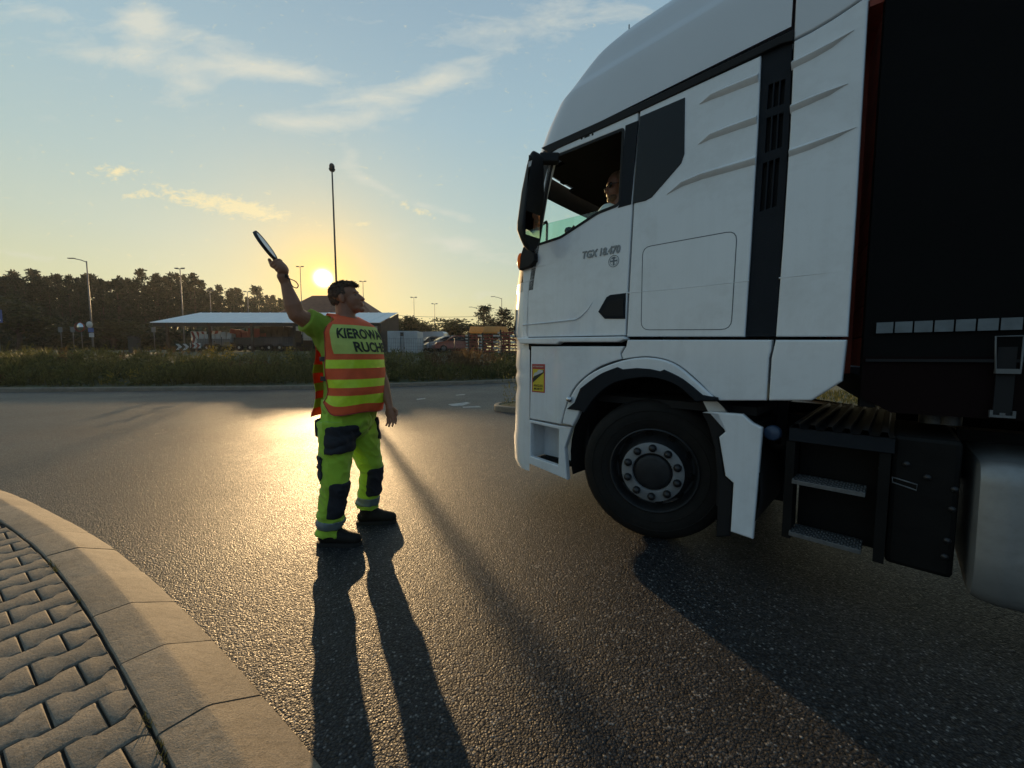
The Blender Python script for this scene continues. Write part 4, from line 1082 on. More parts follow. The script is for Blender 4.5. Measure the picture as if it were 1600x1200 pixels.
# ------------------------------------------------------------------ THE SEMI-TRAILER
TY = 54.4
tt = np.array([-math.sin(R(TY)), math.cos(R(TY))]); tn = np.array([-math.cos(R(TY)), -math.sin(R(TY))])
_p = G(1335, 632, 1.06)
TRO = _p[:2] - tn * 1.275
trailer = empty('semi_trailer', (TRO[0], TRO[1], 0), R(90 + TY), 'long semi-trailer with black tarpaulin side curtain coupled behind the white tractor', 'trailer')
def ST(x, y, yl):
    d = ray(x, y); o = _o - np.array([TRO[0], TRO[1], 0]); n3 = np.array([*tn, 0]); t3 = np.array([*tt, 0])
    k = (yl - o @ n3) / (d @ n3); P = o + k * d
    return (float(P @ t3), float(P[2]))
def build_trailer():
    L = 13.6
    # curtain, softly billowing, rounded lower front corner
    rows = []
    for x in np.linspace(-L, -.02, 120):
        e = 0.0
        if x > -.14: e = (.14 - math.sqrt(max(0, .14 ** 2 - (x + .14) ** 2)))
        row = []
        for z in list(np.linspace(1.03 + e, 1.30, 5)) + list(np.linspace(1.32, 3.98, 22)):
            bl = .012 * math.sin(x * 5.1 + .6 * math.sin(z * 2)) * math.sin((z - 1.03) / 2.95 * math.pi) if z > 1.03 else 0
            row.append((x, 1.275 + bl, z))
        rows.append(row)
    cur = MB().grid(rows, kf=lambda i, j: 1 if j < 4 else 0).build('side_curtain', [M['curtain'], M['curtain_low']], trailer)
    # reflective tape
    b = MB(); za, zb = ST(1480, 500, 1.29)[1], ST(1480, 518, 1.29)[1]
    x = -.06
    for k in range(100):
        b.bbox((x - .058, 1.2885, zb), (x, 1.2905, za)); x -= .0645
    b.build('reflective_tape', M['tape'], cur)
    MB().bbox((-L, 1.278, 1.275), (-.03, 1.291, 1.288)).build('curtain_hem', M['gap'], cur)
    # straps with buckles
    xs = ST(1573, 560, 1.29)[0]
    for k in range(14):
        x = xs - k * .62
        if x < -L + .3: break
        st = MB().bbox((x - .026, 1.288, 1.04), (x + .026, 1.294, 1.34)).build('strap', M['gap'], cur)
        fr = [(x - .038, 1.30, 1.385), (x + .038, 1.30, 1.385), (x + .034, 1.312, 1.235), (x - .034, 1.312, 1.235)]
        MB().tube(fr + fr[:1], .0035, 6).bbox((x - .034, 1.295, 1.228), (x + .034, 1.316, 1.248)).build('buckle', M['lampgrey'], cur)
        MB().bbox((x - .036, 1.285, 1.04), (x + .036, 1.30, 1.05)).bbox((x - .036, 1.285, 1.05), (x - .027, 1.30, 1.07)).bbox((x + .027, 1.285, 1.05), (x + .036, 1.30, 1.07)).bbox((x - .008, 1.285, 1.05), (x + .008, 1.298, 1.06)).build('hook', M['tread'], cur)
    # front headboard and posts
    b = MB()
    for z in np.arange(1.25, 2.95, .155): b.bbox((-.06, -1.2, z), (-.02, 1.2, z + .148))
    for y in (-.8, -.3, .3, .8): b.bbox((-.02, y - .04, 1.2), (.03, y + .04, 2.98))
    b.bbox((-.06, -1.22, 2.98), (.03, 1.22, 3.04))
    b.build('headboard', M['redboard'], trailer)
    for sg in (1, -1): MB().bbox((-.08, sg * 1.20, 1.05), (-.02, sg * 1.262, 3.98)).build('corner_post', M['chassis'], trailer)
    MB().bbox((-L, -1.275, 1.03), (-.03, -1.255, 3.98)).build('side_curtain', M['curtain'], trailer)
    MB().bbox((-L, -1.25, 3.97), (-2.2, 1.25, 4.0)).build('roof_tarpaulin', M['curtain'], trailer)
    b = MB().bbox((-L, -1.24, 1.08), (-.03, 1.24, 1.20))
    for y in (.55, -.55): b.bbox((-L, y - .07, .88), (-3.2, y + .07, 1.08))
    b.build('floor_frame', M['chassis'], trailer)
    MB().bbox((-L - .05, -1.275, 1.03), (-L, 1.275, 4.0)).build('rear_door', M['curtain'], trailer)
    for x in (-8.2, -9.5, -10.8):
        for sg in (1, -1):
            w = MB().lathe([(0, .25), (.0, .40), (-.02, .47), (-.05, .5), (-.30, .5), (-.33, .47), (-.35, .25)], (x, 1.22 * sg, .5), (0, sg, 0), 48).lathe([(-.06, .0001), (-.06, .2), (-.01, .27), (0, .28)], (x, 1.22 * sg, .5), (0, sg, 0), 32, k=1)
            w.build('wheel', [M['rubber'], M['steel']], trailer, fix=False)
    for sg in (1, -1): MB().bbox((-5.1, sg * .9 - .06, .25), (-4.98, sg * .9 + .06, 1.08)).bbox((-5.2, sg * .9 - .12, .22), (-4.88, sg * .9 + .12, .25)).build('landing_leg', M['chassis'], trailer)
build_trailer()
# ------------------------------------------------------------------ PEOPLE
def remesh(mb, voxel, smooth=3, name='tmp'):
    """union of the closed pieces of mb as one smooth surface"""
    ob = mb.build(name, M['skin'])
    m = ob.modifiers.new('r', 'REMESH'); m.mode = 'VOXEL'; m.voxel_size = voxel
    if smooth:
        s = ob.modifiers.new('s', 'SMOOTH'); s.factor = 0.5; s.iterations = smooth
    dg = C.evaluated_depsgraph_get(); dg.update()
    me = bpy.data.meshes.new_from_object(ob.evaluated_get(dg))
    old = ob.data; bpy.data.objects.remove(ob); bpy.data.meshes.remove(old)
    return me

def link_mesh(me, name, mats, parent, origin=(0, 0, 0), smooth=True):
    o = Vector(origin)
    me.name = name; me.materials.clear()
    for m in (mats if isinstance(mats, (list, tuple)) else [mats]): me.materials.append(m)
    for v in me.vertices: v.co -= o
    me.polygons.foreach_set('use_smooth', [smooth] * len(me.polygons)); me.polygons.foreach_set('material_index', [0] * len(me.polygons))
    ob = bpy.data.objects.new(name, me); COL.objects.link(ob)
    if parent is not None: ob.parent = parent
    return ob

def displace(me, fn):
    for v, n in [(v, v.normal.copy()) for v in me.vertices]:
        v.co += n * fn(v.co)

def patch_from(me, pred, off, thick=0.004):
    """cloth patch lifted off a garment where pred(centre, normal)"""
    bm = bmesh.new(); bm.from_mesh(me); bm.normal_update()
    kill = [f for f in bm.faces if not pred(f.calc_center_median(), f.normal)]
    bmesh.ops.delete(bm, geom=kill, context='FACES')
    # straighten the outline a little
    for _ in range(12):
        mv = {}
        for v in bm.verts:
            if v.is_boundary:
                nb = [e.other_vert(v).co for e in v.link_edges if e.is_boundary]
                if len(nb) == 2: mv[v] = (nb[0] + nb[1]) / 2 * .5 + v.co * .5
        for v, c in mv.items(): v.co = c
    bm.normal_update()
    for v in bm.verts: v.co += v.normal * off
    ext = bmesh.ops.extrude_face_region(bm, geom=bm.faces[:]); 
    for v in ext['geom']:
        if isinstance(v, bmesh.types.BMVert): v.co -= v.normal * (off + thick) if v.normal.length > 0 else Vector((0, 0, 0))
    out = bpy.data.meshes.new('patch'); bmesh.ops.recalc_face_normals(bm, faces=bm.faces); bm.to_mesh(out); bm.free(); return out

def hdir(deg):  # heading from +Y towards +X
    return Vector((math.sin(R(deg)), math.cos(R(deg)), 0)), Vector((-math.cos(R(deg)), math.sin(R(deg)), 0))   # forward, left

def V(*a): return Vector(D(*a))

base = Vector(G(545, 838)); base.z = 0
officer = empty('person', base, 0, 'man in orange and lime tabard and lime work trousers raising his arm on the road', 'person')

# ---- skeleton measured from the photograph, each joint at its own distance
HF, HL = hdir(112)       # hips
CF, CL = hdir(112)       # chest
r_ank, r_knee, r_hip = V(514, 832, 2.58), V(522, 757, 2.58), V(527, 668, 2.66)
l_ank, l_knee, l_hip = V(573, 792, 2.92), V(580, 733, 2.92), V(562, 668, 2.84)
pelvis = V(543, 652, 2.76)
r_sh, r_el, r_wr, r_hd = V(503, 513, 2.66), V(463, 492, 2.52), V(446, 443, 2.50), V(434, 416, 2.48)
l_sh, l_el, l_wr, l_hd = V(577, 531, 2.92), V(594, 585, 2.88), V(608, 633, 2.80), V(611, 648, 2.77)
neck = V(541, 503, 2.79); head = V(541, 466, 2.80)

# torso stations: (pixel x, pixel y, half width, half depth)
TS = [(544, 672, .185, .150), (545, 655, .195, .160), (549, 632, .192, .164), (552, 608, .195, .168), (552, 585, .200, .165), (551, 562, .206, .158), (549, 540, .218, .150), (547, 522, .214, .132), (545, 509, .182, .108), (543, 501, .120, .085), (542, 495, .075, .070)]
def torso_at(z):
    cs = [(V(x, y, 2.78), a, b) for x, y, a, b in TS]
    zs = [c[0].z for c in cs]
    c = Vector((np.interp(z, zs, [q[0].x for q in cs]), np.interp(z, zs, [q[0].y for q in cs]), z))
    return c, float(np.interp(z, zs, [q[1] for q in cs])), float(np.interp(z, zs, [q[2] for q in cs]))
def tsurf(phi, z, off=0.0):
    """phi from straight ahead towards his RIGHT side"""
    c, a, b = torso_at(z)
    k = 2.35
    cs, sn = math.cos(phi), math.sin(phi)
    q = (abs(cs) ** k + abs(sn) ** k) ** (-1 / k)
    return c + CF * ((b * q + off) * cs) - CL * ((a * q + off) * sn)
Z0, Z1 = V(*TS[0][:2], 2.78).z, V(*TS[-1][:2], 2.78).z

def torso_piece(mb, off):
    rows = [[tsurf(p, z, off) for p in np.linspace(0, 2 * math.pi, 37)[:-1]] for z in np.linspace(Z0, Z1, 26)]
    n = 36; vs = [p for r_ in rows for p in r_]; fs = []
    for i in range(25):
        for j in range(n):
            j2 = (j + 1) % n; fs.append((i * n + j, i * n + j2, (i + 1) * n + j2, (i + 1) * n + j))
    fs.append(tuple(range(n))); fs.append(tuple(25 * n + j for j in range(n)))
    mb.add(vs, fs)

def build_head(mb, c, f, up, k=1.0):
    """head with profile: c centre of the skull, f facing, up"""
    l = up.cross(f).normalized(); Rm = Matrix((f, l, up)).transposed()
    def P(a, b, d): return c + f * a * k + l * b * k + up * d * k
    mb.ell(P(-.012, 0, .028), (.096 * k, .077 * k, .088 * k), Rm, 20, 14)         # skull
    mb.ell(P(.030, 0, -.030), (.062 * k, .063 * k, .085 * k), Rm, 18, 12)         # face
    mb.ell(P(.040, 0, -.082), (.046 * k, .050 * k, .036 * k), Rm, 16, 10)         # jaw
    mb.ell(P(.080, 0, -.104), (.020 * k, .023 * k, .018 * k), Rm, 12, 8)          # chin
    mb.ell(P(.076, 0, .022), (.016 * k, .046 * k, .013 * k), Rm, 12, 8)           # brow
    mb.tube([P(.078, 0, .012), P(.096, 0, -.012), P(.108, 0, -.034)], [.010 * k, .011 * k, .014 * k], 10, round_cap=True)   # nose
    for s in (-1, 1):
        mb.ell(P(.098, .011 * s, -.036), (.011 * k, .008 * k, .008 * k), Rm, 10, 8)
        mb.ell(P(.058, .036 * s, -.026), (.022 * k, .020 * k, .020 * k), Rm, 10, 8)      # cheek
        mb.ell(P(-.010, .078 * s, -.010), (.020 * k, .009 * k, .033 * k), Rm, 12, 8)    # ear
    mb.ell(P(.092, 0, -.058), (.012 * k, .024 * k, .008 * k), Rm, 12, 8)          # lips
    mb.ell(P(.090, 0, -.072), (.012 * k, .021 * k, .008 * k), Rm, 12, 8)
    return P, Rm

def fingers(mb, wrist, palm, fdir, thumbside, curl, spread=1.0, k=1.0):
    """hand: palm block, four bent fingers, thumb from the side. fdir fingers' direction, curl direction the palm faces"""
    f = fdir.normalized(); cu = (curl - f * curl.dot(f)).normalized(); sd = f.cross(cu).normalized()
    if sd.dot(thumbside) < 0: sd = -sd
    Rm = Matrix((f, sd, cu)).transposed()
    mb.tube([wrist, wrist + (palm - wrist) * .5], [.027 * k, .030 * k], 12, round_cap=True)
    mb.ell(palm, (.050 * k, .043 * k, .020 * k), Rm, 14, 10)
    return f, cu, sd

def build_officer():
    # ---------------- body: one continuous skin surface
    mb = MB()
    torso_piece(mb, -.012)
    mb.tube([neck - Vector((0, 0, .05)), neck, head + Vector((-.012, 0, -.03))], [.078, .068, .064], 14, round_cap=True)
    hf = Vector((math.sin(R(84)) * math.cos(R(15)), math.cos(R(84)) * math.cos(R(15)), math.sin(R(15)))).normalized()
    hl = Vector((0, 0, 1)).cross(hf).normalized(); hu = hf.cross(hl).normalized()
    P, Rm = build_head(mb, head, hf, hu, 1.02)
    # right arm, raised
    mb.tube([r_sh + CL * .06, r_sh, r_sh.lerp(r_el, .5), r_el], [.075, .072, .060, .050], 14, round_cap=True)
    mb.tube([r_el, r_el.lerp(r_wr, .3), r_el.lerp(r_wr, .75), r_wr], [.049, .053, .038, .029], 14, round_cap=True)
    # left arm, hanging
    mb.tube([l_sh - CL * .05, l_sh, l_sh.lerp(l_el, .5), l_el], [.070, .066, .054, .045], 14, round_cap=True)
    mb.tube([l_el, l_el.lerp(l_wr, .3), l_el.lerp(l_wr, .75), l_wr], [.044, .047, .034, .026], 14, round_cap=True)
    # legs inside the trousers
    for h_, kn, an in ((r_hip, r_knee, r_ank), (l_hip, l_knee, l_ank)):
        mb.tube([h_, h_.lerp(kn, .5), kn, kn.lerp(an, .35), an, an - Vector((0, 0, .04))], [.082, .074, .052, .052, .036, .036], 12, round_cap=True)
    # left hand: relaxed, fingers unequal and slightly curled
    fd = (l_hd - l_wr).normalized(); curl = -CL * .8 + CF * .2
    fd2, cu, sd = fingers(mb, l_wr, l_wr + fd * .058, fd, CF, curl)
    pc = l_wr + fd2 * .058
    for i, (ln, off) in enumerate(((.074, .037), (.086, .0125), (.080, -.0125), (.064, -.036))):
        a = pc + fd2 * .036 + sd * off * .85; b = a + (fd2 * .95 + cu * (.16 + .05 * i) + sd * off * 2.2) * ln * .52; c_ = b + (fd2 * .80 + cu * (.40 + .12 * i)) * ln * .55
        mb.tube([a, b, c_], [.0098, .0088, .0072], 8, round_cap=True)
    t0 = pc - fd2 * .018 + sd * .030; t1 = t0 + sd * .026 + fd2 * .030 + cu * .012; t2 = t1 + fd2 * .032 + cu * .012
    mb.tube([t0, t1, t2], [.0150, .0115, .0095], 8, round_cap=True)
    # right hand: fist closed round the handle of the disc, thumb along it
    A = V(431, 405, 2.475); B = V(402, 368, 2.47); hd = (A - B).normalized()          # along the disc towards the hand
    g0 = V(437, 418, 2.48)                                                        # centre of the grip
    axis = (V(402, 368, 2.47) - V(440, 424, 2.48)).normalized()
    outw = Vector((0, -1, 0)); sdv = axis.cross(outw).normalized()
    armd = (g0 - r_wr).normalized()
    mb.tube([r_wr, r_wr.lerp(g0, .45)], [.029, .035], 12, round_cap=True)
    Rm2 = Matrix((axis, sdv, outw)).transposed()
    bk = sdv if sdv.dot(Vector((1, 0, 0))) > 0 else -sdv                            # back of the hand, image right
    mb.ell(g0 + bk * .016 - armd * .012, (.047, .030, .040), Matrix((axis, bk, axis.cross(bk))).transposed(), 14, 10)
    for i in range(4):
        p = g0 + axis * (.034 - .0215 * i); rr = .0265 - .0012 * abs(i - 1.2)
        pts = []
        for q in range(8):
            t = R(-60 + q * 36)
            pts.append(p + (bk * math.cos(t) + outw * math.sin(t)) * rr + bk * .002)
        mb.tube(pts, [.0125, .0125, .012, .012, .0115, .011, .0105, .0095], 8, round_cap=True)
    th0 = g0 - bk * .010 + outw * .004 - axis * .005; th1 = g0 - bk * .030 + axis * .032 + outw * .008; th2 = g0 - bk * .024 + axis * .070 + outw * .006
    mb.tube([th0, th1, th2], [.017, .0145, .0105], 10, round_cap=True)
    me = remesh(mb, .0048, 2)
    body = link_mesh(me, 'body', M['skin'], officer, base)
    # ---------------- hair: cropped sides, longer fringe combed forward
    hb = MB()
    hb.ell(P(-.016, 0, .038), (.099, .081, .086), Rm, 20, 14)
    hb.ell(P(.014, 0, .082), (.080, .064, .026), Rm @ Matrix.Rotation(R(6), 3, 'Y'), 18, 12)
    hb.tube([P(.03, 0, .098), P(.074, 0, .088), P(.099, 0, .070)], [.020, .015, .006], 10, round_cap=True)
    for s in (-.03, .03): hb.tube([P(.02, s, .094), P(.072, s, .082), P(.090, s * 1.1, .062)], [.020, .016, .006], 10, round_cap=True)
    hb.ell(P(-.055, 0, -.005), (.052, .066, .070), Rm, 16, 10)
    hm = remesh(hb, .006, 1)
    bm = bmesh.new(); bm.from_mesh(hm)
    inv = Rm.transposed()
    kill = [v for v in bm.verts if (lambda q: (q.x > .050 - abs(q.y) * .35 and q.z < .062) or (q.z < -.055 - q.x * .3) or (q.x > -.030 and q.z < -.002 and abs(q.y) > .03))(inv @ (v.co - head))]
    bmesh.ops.delete(bm, geom=kill, context='VERTS'); bm.to_mesh(hm); bm.free()
    displace(hm, lambda c: .004 * mnoise.noise(c * 45) + .004 * mnoise.noise(c * 120))
    hm.update(); rr = random.Random(2); st = MB(); vs = list(hm.vertices)
    for q in range(1500):
        v = rr.choice(vs); nn = v.normal
        loc = inv @ (v.co - head)
        dirv = (hf * (.9 if loc.z > .06 else -.35) - hu * (.1 if loc.z > .06 else .9) + hl * rr.uniform(-.35, .35)).normalized()
        dirv = (dirv - nn * dirv.dot(nn)).normalized(); L = rr.uniform(.010, .024) * (1.2 if loc.z > .07 else .7); w = nn.cross(dirv) * rr.uniform(.0012, .0022)
        p0 = v.co - nn * .002; p1 = p0 + dirv * L * .6 + nn * .005; p2 = p0 + dirv * L + nn * rr.uniform(.0, .007)
        st.add([p0 - w, p0 + w, p1 + w * .8, p2, p1 - w * .8], [(0, 1, 2, 3, 4)])
    bm = bmesh.new(); bm.from_mesh(hm)
    for k in range(0, len(st.v), 5):
        bm.faces.new([bm.verts.new(p) for p in st.v[k:k + 5]])
    bm.to_mesh(hm); bm.free()
    link_mesh(hm, 'hair', M['hair'], officer, base)
    # eyes
    for s in (-1, 1):
        eb = MB(); eb.ell(P(.074, .030 * s, .000), (.009, .013, .007), Rm, 10, 8); eb.build('eye', M['eyecol'], officer, base)
    # ---------------- shirt
    sb = MB(); torso_piece(sb, .004)
    sb.tube([r_sh + CL * .08, r_sh + Vector((0, 0, -.005)), r_sh.lerp(r_el, .40), r_sh.lerp(r_el, .66)], [.097, .096, .086, .082], 16, round_cap=False)
    sb.tube([r_sh + Vector((0, 0, -.10)) + CL * .05, r_sh + Vector((0, 0, -.02))], [.09, .085], 14, round_cap=True)
    sb.tube([l_sh - CL * .06, l_sh, l_sh.lerp(l_el, .5), l_sh.lerp(l_el, .62)], [.080, .076, .068, .066], 16)
    sm = remesh(sb, .008, 5)
    # open the neck
    bm = bmesh.new(); bm.from_mesh(sm)
    bmesh.ops.delete(bm, geom=[v for v in bm.verts if v.co.z > neck.z - .005 and (v.co - neck).to_2d().length < .115], context='VERTS'); bm.to_mesh(sm); bm.free()
    def fold(c):
        q = (c - r_sh); return .006 * mnoise.noise(Vector((c.x * 16, c.y * 16, c.z * 9))) + .005 * math.sin((c.x * 1.2 + c.z * .5 + c.y) * 95) * math.exp(-((c - r_sh - Vector((0, 0, -.06))).length / .13) ** 2)
    displace(sm, fold)
    link_mesh(sm, 'shirt', M['limeshirt'], officer, base)
    # ---------------- trousers
    tb = MB()
    c0, a0, b0 = torso_at(pelvis.z)
    Rh = Matrix((HF, HL, Vector((0, 0, 1)))).transposed()
    rows = []
    tb.ell(pelvis + Vector((0, 0, -.02)), (.175, .195, .15), Rh, 20, 12)
    tb.tube([pelvis + Vector((0, 0, .02)), pelvis + Vector((0, 0, .14))], [.17, .172], 20)
    for h_, kn, an, side_ in ((r_hip, r_knee, r_ank, -1), (l_hip, l_knee, l_ank, 1)):
        dn = (an - kn).normalized()
        tb.tube([h_ + Vector((0, 0, .04)), h_.lerp(kn, .25), h_.lerp(kn, .65), kn + HF * .006, kn.lerp(an, .4), kn.lerp(an, .8), an + Vector((0, 0, -.005))],
                [.125, .118, .100, .088, .086, .080, .083], 20)
    tm = remesh(tb, .008, 6)
    def tf(c):
        lo = max(0, min(1, (0.42 - c.z) / .35))
        w = .012 * mnoise.noise(Vector((c.x * 9, c.y * 9, c.z * 6))) + .010 * (1 - abs(mnoise.noise(Vector((c.x * 14 + c.z * 9, c.y * 14, c.z * 11))))) ** 4 - .004
        w += (.006 + .016 * lo) * math.sin(c.z * (70 + 20 * lo) + 4 * mnoise.noise(c * 6)) * max(0, mnoise.noise(c * 5 + Vector((3, 1, 2))) + .25)
        return w
    displace(tm, tf)
    trousers = link_mesh(tm.copy(), 'trousers', M['lime'], officer, base)
    bm_me = tm
    def along(c, kn, an): return (c - kn).dot((an - kn).normalized())
    def leg_of(c): return 'r' if (c - r_knee).to_2d().length < (c - l_knee).to_2d().length else 'l'
    def off_axis(c, a, b):
        d = (b - a).normalized(); p = a + d * (c - a).dot(d); return c - p
    for kn, an, hp, sd_ in ((r_knee, r_ank, r_hip, 'r'), (l_knee, l_ank, l_hip, 'l')):
        L = (an - kn).length
        def kp(c, n, kn=kn, an=an, sd_=sd_, L=L):
            if leg_of(c) != sd_: return False
            t = along(c, kn, an); o = off_axis(c, kn, an)
            if o.length > .2: return False
            ang = math.degrees(math.atan2(-o.dot(HL), o.dot(HF)))          # + towards his right
            lo, hi = (-50, 62)
            return -.035 < t < .62 * L + .0 and lo < ang < hi
        if True:
            o = patch_from(bm_me, kp, .006); link_mesh(o, 'knee_pad', M['navy'], trousers, base)
        def band(c, n, kn=kn, an=an, sd_=sd_, L=L):
            if leg_of(c) != sd_: return False
            t = along(c, kn, an); return .70 * L < t < .70 * L + .058 and off_axis(c, kn, an).length < .2
        link_mesh(patch_from(bm_me, band, .004), 'reflective_band', M['greyband'], trousers, base)
    # holster pocket on the right thigh, ruler pocket at the side, hanging pocket at the back, left pocket
    def thigh(c, n, a0, a1, z0, z1, leg):
        if leg_of(c) != leg or not (z0 < c.z < z1): return False
        hp, kn = (r_hip, r_knee) if leg == 'r' else (l_hip, l_knee)
        o = off_axis(c, hp, kn); ang = math.degrees(math.atan2(-o.dot(HL), o.dot(HF)))
        return a0 < ang < a1
    zz = lambda y: V(530, y, 2.62).z
    link_mesh(patch_from(bm_me, lambda c, n: zz(704) < c.z < zz(664) and V(511.5, 680, 2.56).x < c.x < V(552, 680, 2.56).x and n.y < .25 and c.y < r_hip.y + .03, .012), 'holster_pocket', M['navy'], trousers, base)
    link_mesh(patch_from(bm_me, lambda c, n: thigh(c, n, 96, 142, zz(742), zz(709), 'r'), .010), 'side_pocket', M['navy'], trousers, base)
    link_mesh(patch_from(bm_me, lambda c, n: thigh(c, n, -75, -22, V(575, 690, 2.8).z, V(575, 655, 2.8).z, 'l'), .012), 'holster_pocket', M['navy'], trousers, base)
    pb = MB(); p = V(500, 668, 2.66)
    pb.box(p, (.055, .085, .125), Matrix.Rotation(R(12), 3, 'Z')); pb.build('hanging_pocket', M['navy'], trousers, base, bevel=.018, segs=3)
    # ---------------- shoes
    for an, heel, toe in ((r_ank, Vector(G(500, 852)), Vector(G(562, 853))), (l_ank, Vector(G(556, 815)), Vector(G(613, 813)))):
        d = (toe - heel); d.z = 0; Ls = .305; d.normalize(); h0 = heel.copy(); h0.z = 0; w = Vector((-d.y, d.x, 0))
        h0 = Vector((an.x, an.y, 0)) - d * .075
        sbm = MB()
        sbm.tube([h0 + d * .045 + Vector((0, 0, .055)), h0 + d * .12 + Vector((0, 0, .06)), h0 + d * .20 + Vector((0, 0, .050)), h0 + d * .262 + Vector((0, 0, .042))], [.046, .050, .047, .040], 14, round_cap=True)
        sbm.tube([Vector((an.x, an.y, .06)), Vector((an.x, an.y, .13))], [.050, .052], 14)
        sbm.tube([h0 + d * .10 + Vector((0, 0, .09)), h0 + d * .17 + Vector((0, 0, .07))], [.045, .040], 12, round_cap=True)
        q = remesh(sbm, .007, 4)
        for v in q.vertices: v.co.z = max(v.co.z, .022)
        shoe = link_mesh(q, 'shoe', M['leather'], officer, base)
        sl = MB(); pr = [(0, .030), (.02, .042), (.07, .044), (.14, .044), (.20, .052), (.26, .048), (.295, .026), (.302, .0)]
        out = [h0 + d * a + w * b for a, b in pr] + [h0 + d * a - w * b for a, b in pr[::-1]]
        sl.add([(*p_.to_2d(), .001) for p_ in out] + [(*p_.to_2d(), .026) for p_ in out], [tuple(range(len(out))), tuple(range(2 * len(out) - 1, len(out) - 1, -1))] + [(i, (i + 1) % len(out), (i + 1) % len(out) + len(out), i + len(out)) for i in range(len(out))])
        sl.build('sole', M['sole'], shoe, base)
    # ---------------- tabard
    zt = lambda y: V(548, y, 2.60).z
    bounds = [(zt(646), 0), (zt(632.5), 1), (zt(617.5), 0), (zt(605.5), 1), (zt(592.5), 0), (zt(575.5), 1), (zt(562), 0)]
    ztop = zt(488)
    zs = []
    edges = [b[0] for b in bounds] + [zt(540), zt(525), zt(512), zt(503), zt(496), ztop]
    for a, b_ in zip(edges, edges[1:]):
        n_ = max(2, int(round((b_ - a) / .012)))
        zs += list(np.linspace(a, b_, n_, endpoint=False))
    zs.append(edges[-1])
    def kz(z):
        k_ = 0
        for q, kk in bounds:
            if z >= q - 1e-6: k_ = kk
        return k_
    hang = lambda z: .022 + .020 * max(0, min(1, (1.32 - z) / .35))
    def front_pt(u, z, extra=0.0):
        """u in -1..1 across the panel (right side +)"""
        wid = R(91) if z < zt(545) else R(np.interp(z, [zt(545), zt(515), zt(498), ztop], [91, 84, 68, 62]))
        ph = u * wid
        off = hang(z) + extra + .009 * mnoise.noise(Vector((u * 2.5, z * 5, 1.3))) + .006 * (1 - abs(mnoise.noise(Vector((u * 3.2 + z * 5, z * 3.5 - u, 4.2))))) ** 3 * (1 - .4 * abs(u)) + .010 * max(0, (abs(u) - .75)) * 4 * math.sin(z * 21 + u)
        zz_ = z
        if z < zs[0] + .10: # rounded lower corners
            k2 = max(0, (abs(u) - .72) / .28); zz_ = z + (1 - (z - zs[0]) / .10) * (.075 * k2 * k2) + .006 * math.sin(u * 7)
        zc = min(zz_, zt(499))
        p = tsurf(ph, zc, off)
        if zz_ > zt(499):   # fold over the shoulder
            k3 = (zz_ - zt(499)) / (ztop - zt(499))
            p = p - CF * (.075 * k3) ; p.z = zt(499) + .032 * k3
        return p
    us = np.linspace(-1, 1, 61)
    vest = MB()
    rows = [[front_pt(u, z) for u in us] for z in zs]
    vest.grid(rows, kf=lambda i, j: kz((zs[i] + zs[i + 1]) / 2))
    # back panel hangs behind
    def back_pt(u, z):
        ph = math.pi + u * R(np.interp(z, [zt(545), zt(498)], [50, 46]))
        off = .056 - .03 * max(0, min(1, (z - 1.2) / .3)) + .008 * math.sin(z * 19 + u * 2)
        return tsurf(ph, min(z, zt(497)), off)
    zb = [z - .035 for z in zs if z <= zt(498)]
    vest.grid([[back_pt(u, z) for u in us] for z in zb], kf=lambda i, j: kz((zb[i] + zb[i + 1]) / 2 + .035))
    # shoulder straps joining both panels
    for s in (1, -1):
        rows = []
        for t in np.linspace(0, 1, 9):
            row = []
            for u in np.linspace(.52, 1.0, 6):
                a = front_pt(u * s, ztop); b_ = back_pt(u * -s * .95, zt(499) - .0)
                p = a.lerp(b_, t); p.z += .030 * math.sin(t * math.pi); row.append(p)
            rows.append(row)
        vest.grid(rows)
    vo = vest.build('tabard', [M['orange'], M['limestripe']], officer, base, fix=False)
    pipe = MB()
    for s in (1, -1): pipe.tube([front_pt(s, z, .002) for z in zs[::3]], .0035, 6)
    pipe.tube([front_pt(u, zs[0], .002) for u in us[::2]], .0035, 6)
    pipe.build('piping', M['redst'], vo, base)
    vo.data.update()
    so_ = vo.modifiers.new('thick', 'SOLIDIFY'); so_.thickness = .003; so_.offset = 0
    # dark side straps over the shirt
    for yy_ in (561, 592):
        b = MB(); zc = zt(yy_)
        b.grid([[tsurf(R(88 + 50 * t), zc + dz, .020) for t in np.linspace(0, 1, 8)] for dz in (-.016, .016)])
        b.build('side_strap', M['navy'], vo, base)
    # text panel and lettering
    u0, u1 = .46, -.99
    zp0, zp1 = zt(553), zt(507)
    def panel_pt(s_, z, e):     # s_ 0..1 from his right to his left
        k_ = (z - zp0) / (zp1 - zp0); ua = .76 + .10 * k_; ub = -.78 + .0 * k_
        return front_pt(ua + (ub - ua) * s_, z, e)
    b = MB(); b.grid([[panel_pt(s_, z, .004) for s_ in np.linspace(0, 1, 40)] for z in np.linspace(zp0, zp1, 24)])
    b.build('text_panel', M['limepanel'], vo, base, fix=False)
    for txt, ya, yb, sa, sb_ in (('KIEROWANIE', 529, 512.5, .10, .97), ('RUCHEM', 550, 533.5, .27, .88)):
        tmz = text_mesh(txt, .1, 0.0, bold=.0035)
        bm = bmesh.new(); bm.from_mesh(tmz); bmesh.ops.triangulate(bm, faces=bm.faces)
        for _ in range(2): bmesh.ops.subdivide_edges(bm, edges=[e for e in bm.edges if e.calc_length() > .02], cuts=1)
        bm.to_mesh(tmz); bm.free()
        xs = [v.co.x for v in tmz.vertices]; ys = [v.co.y for v in tmz.vertices]; x0_, x1_, y0_, y1_ = min(xs), max(xs), min(ys), max(ys)
        za, zb_ = zt(ya), zt(yb)
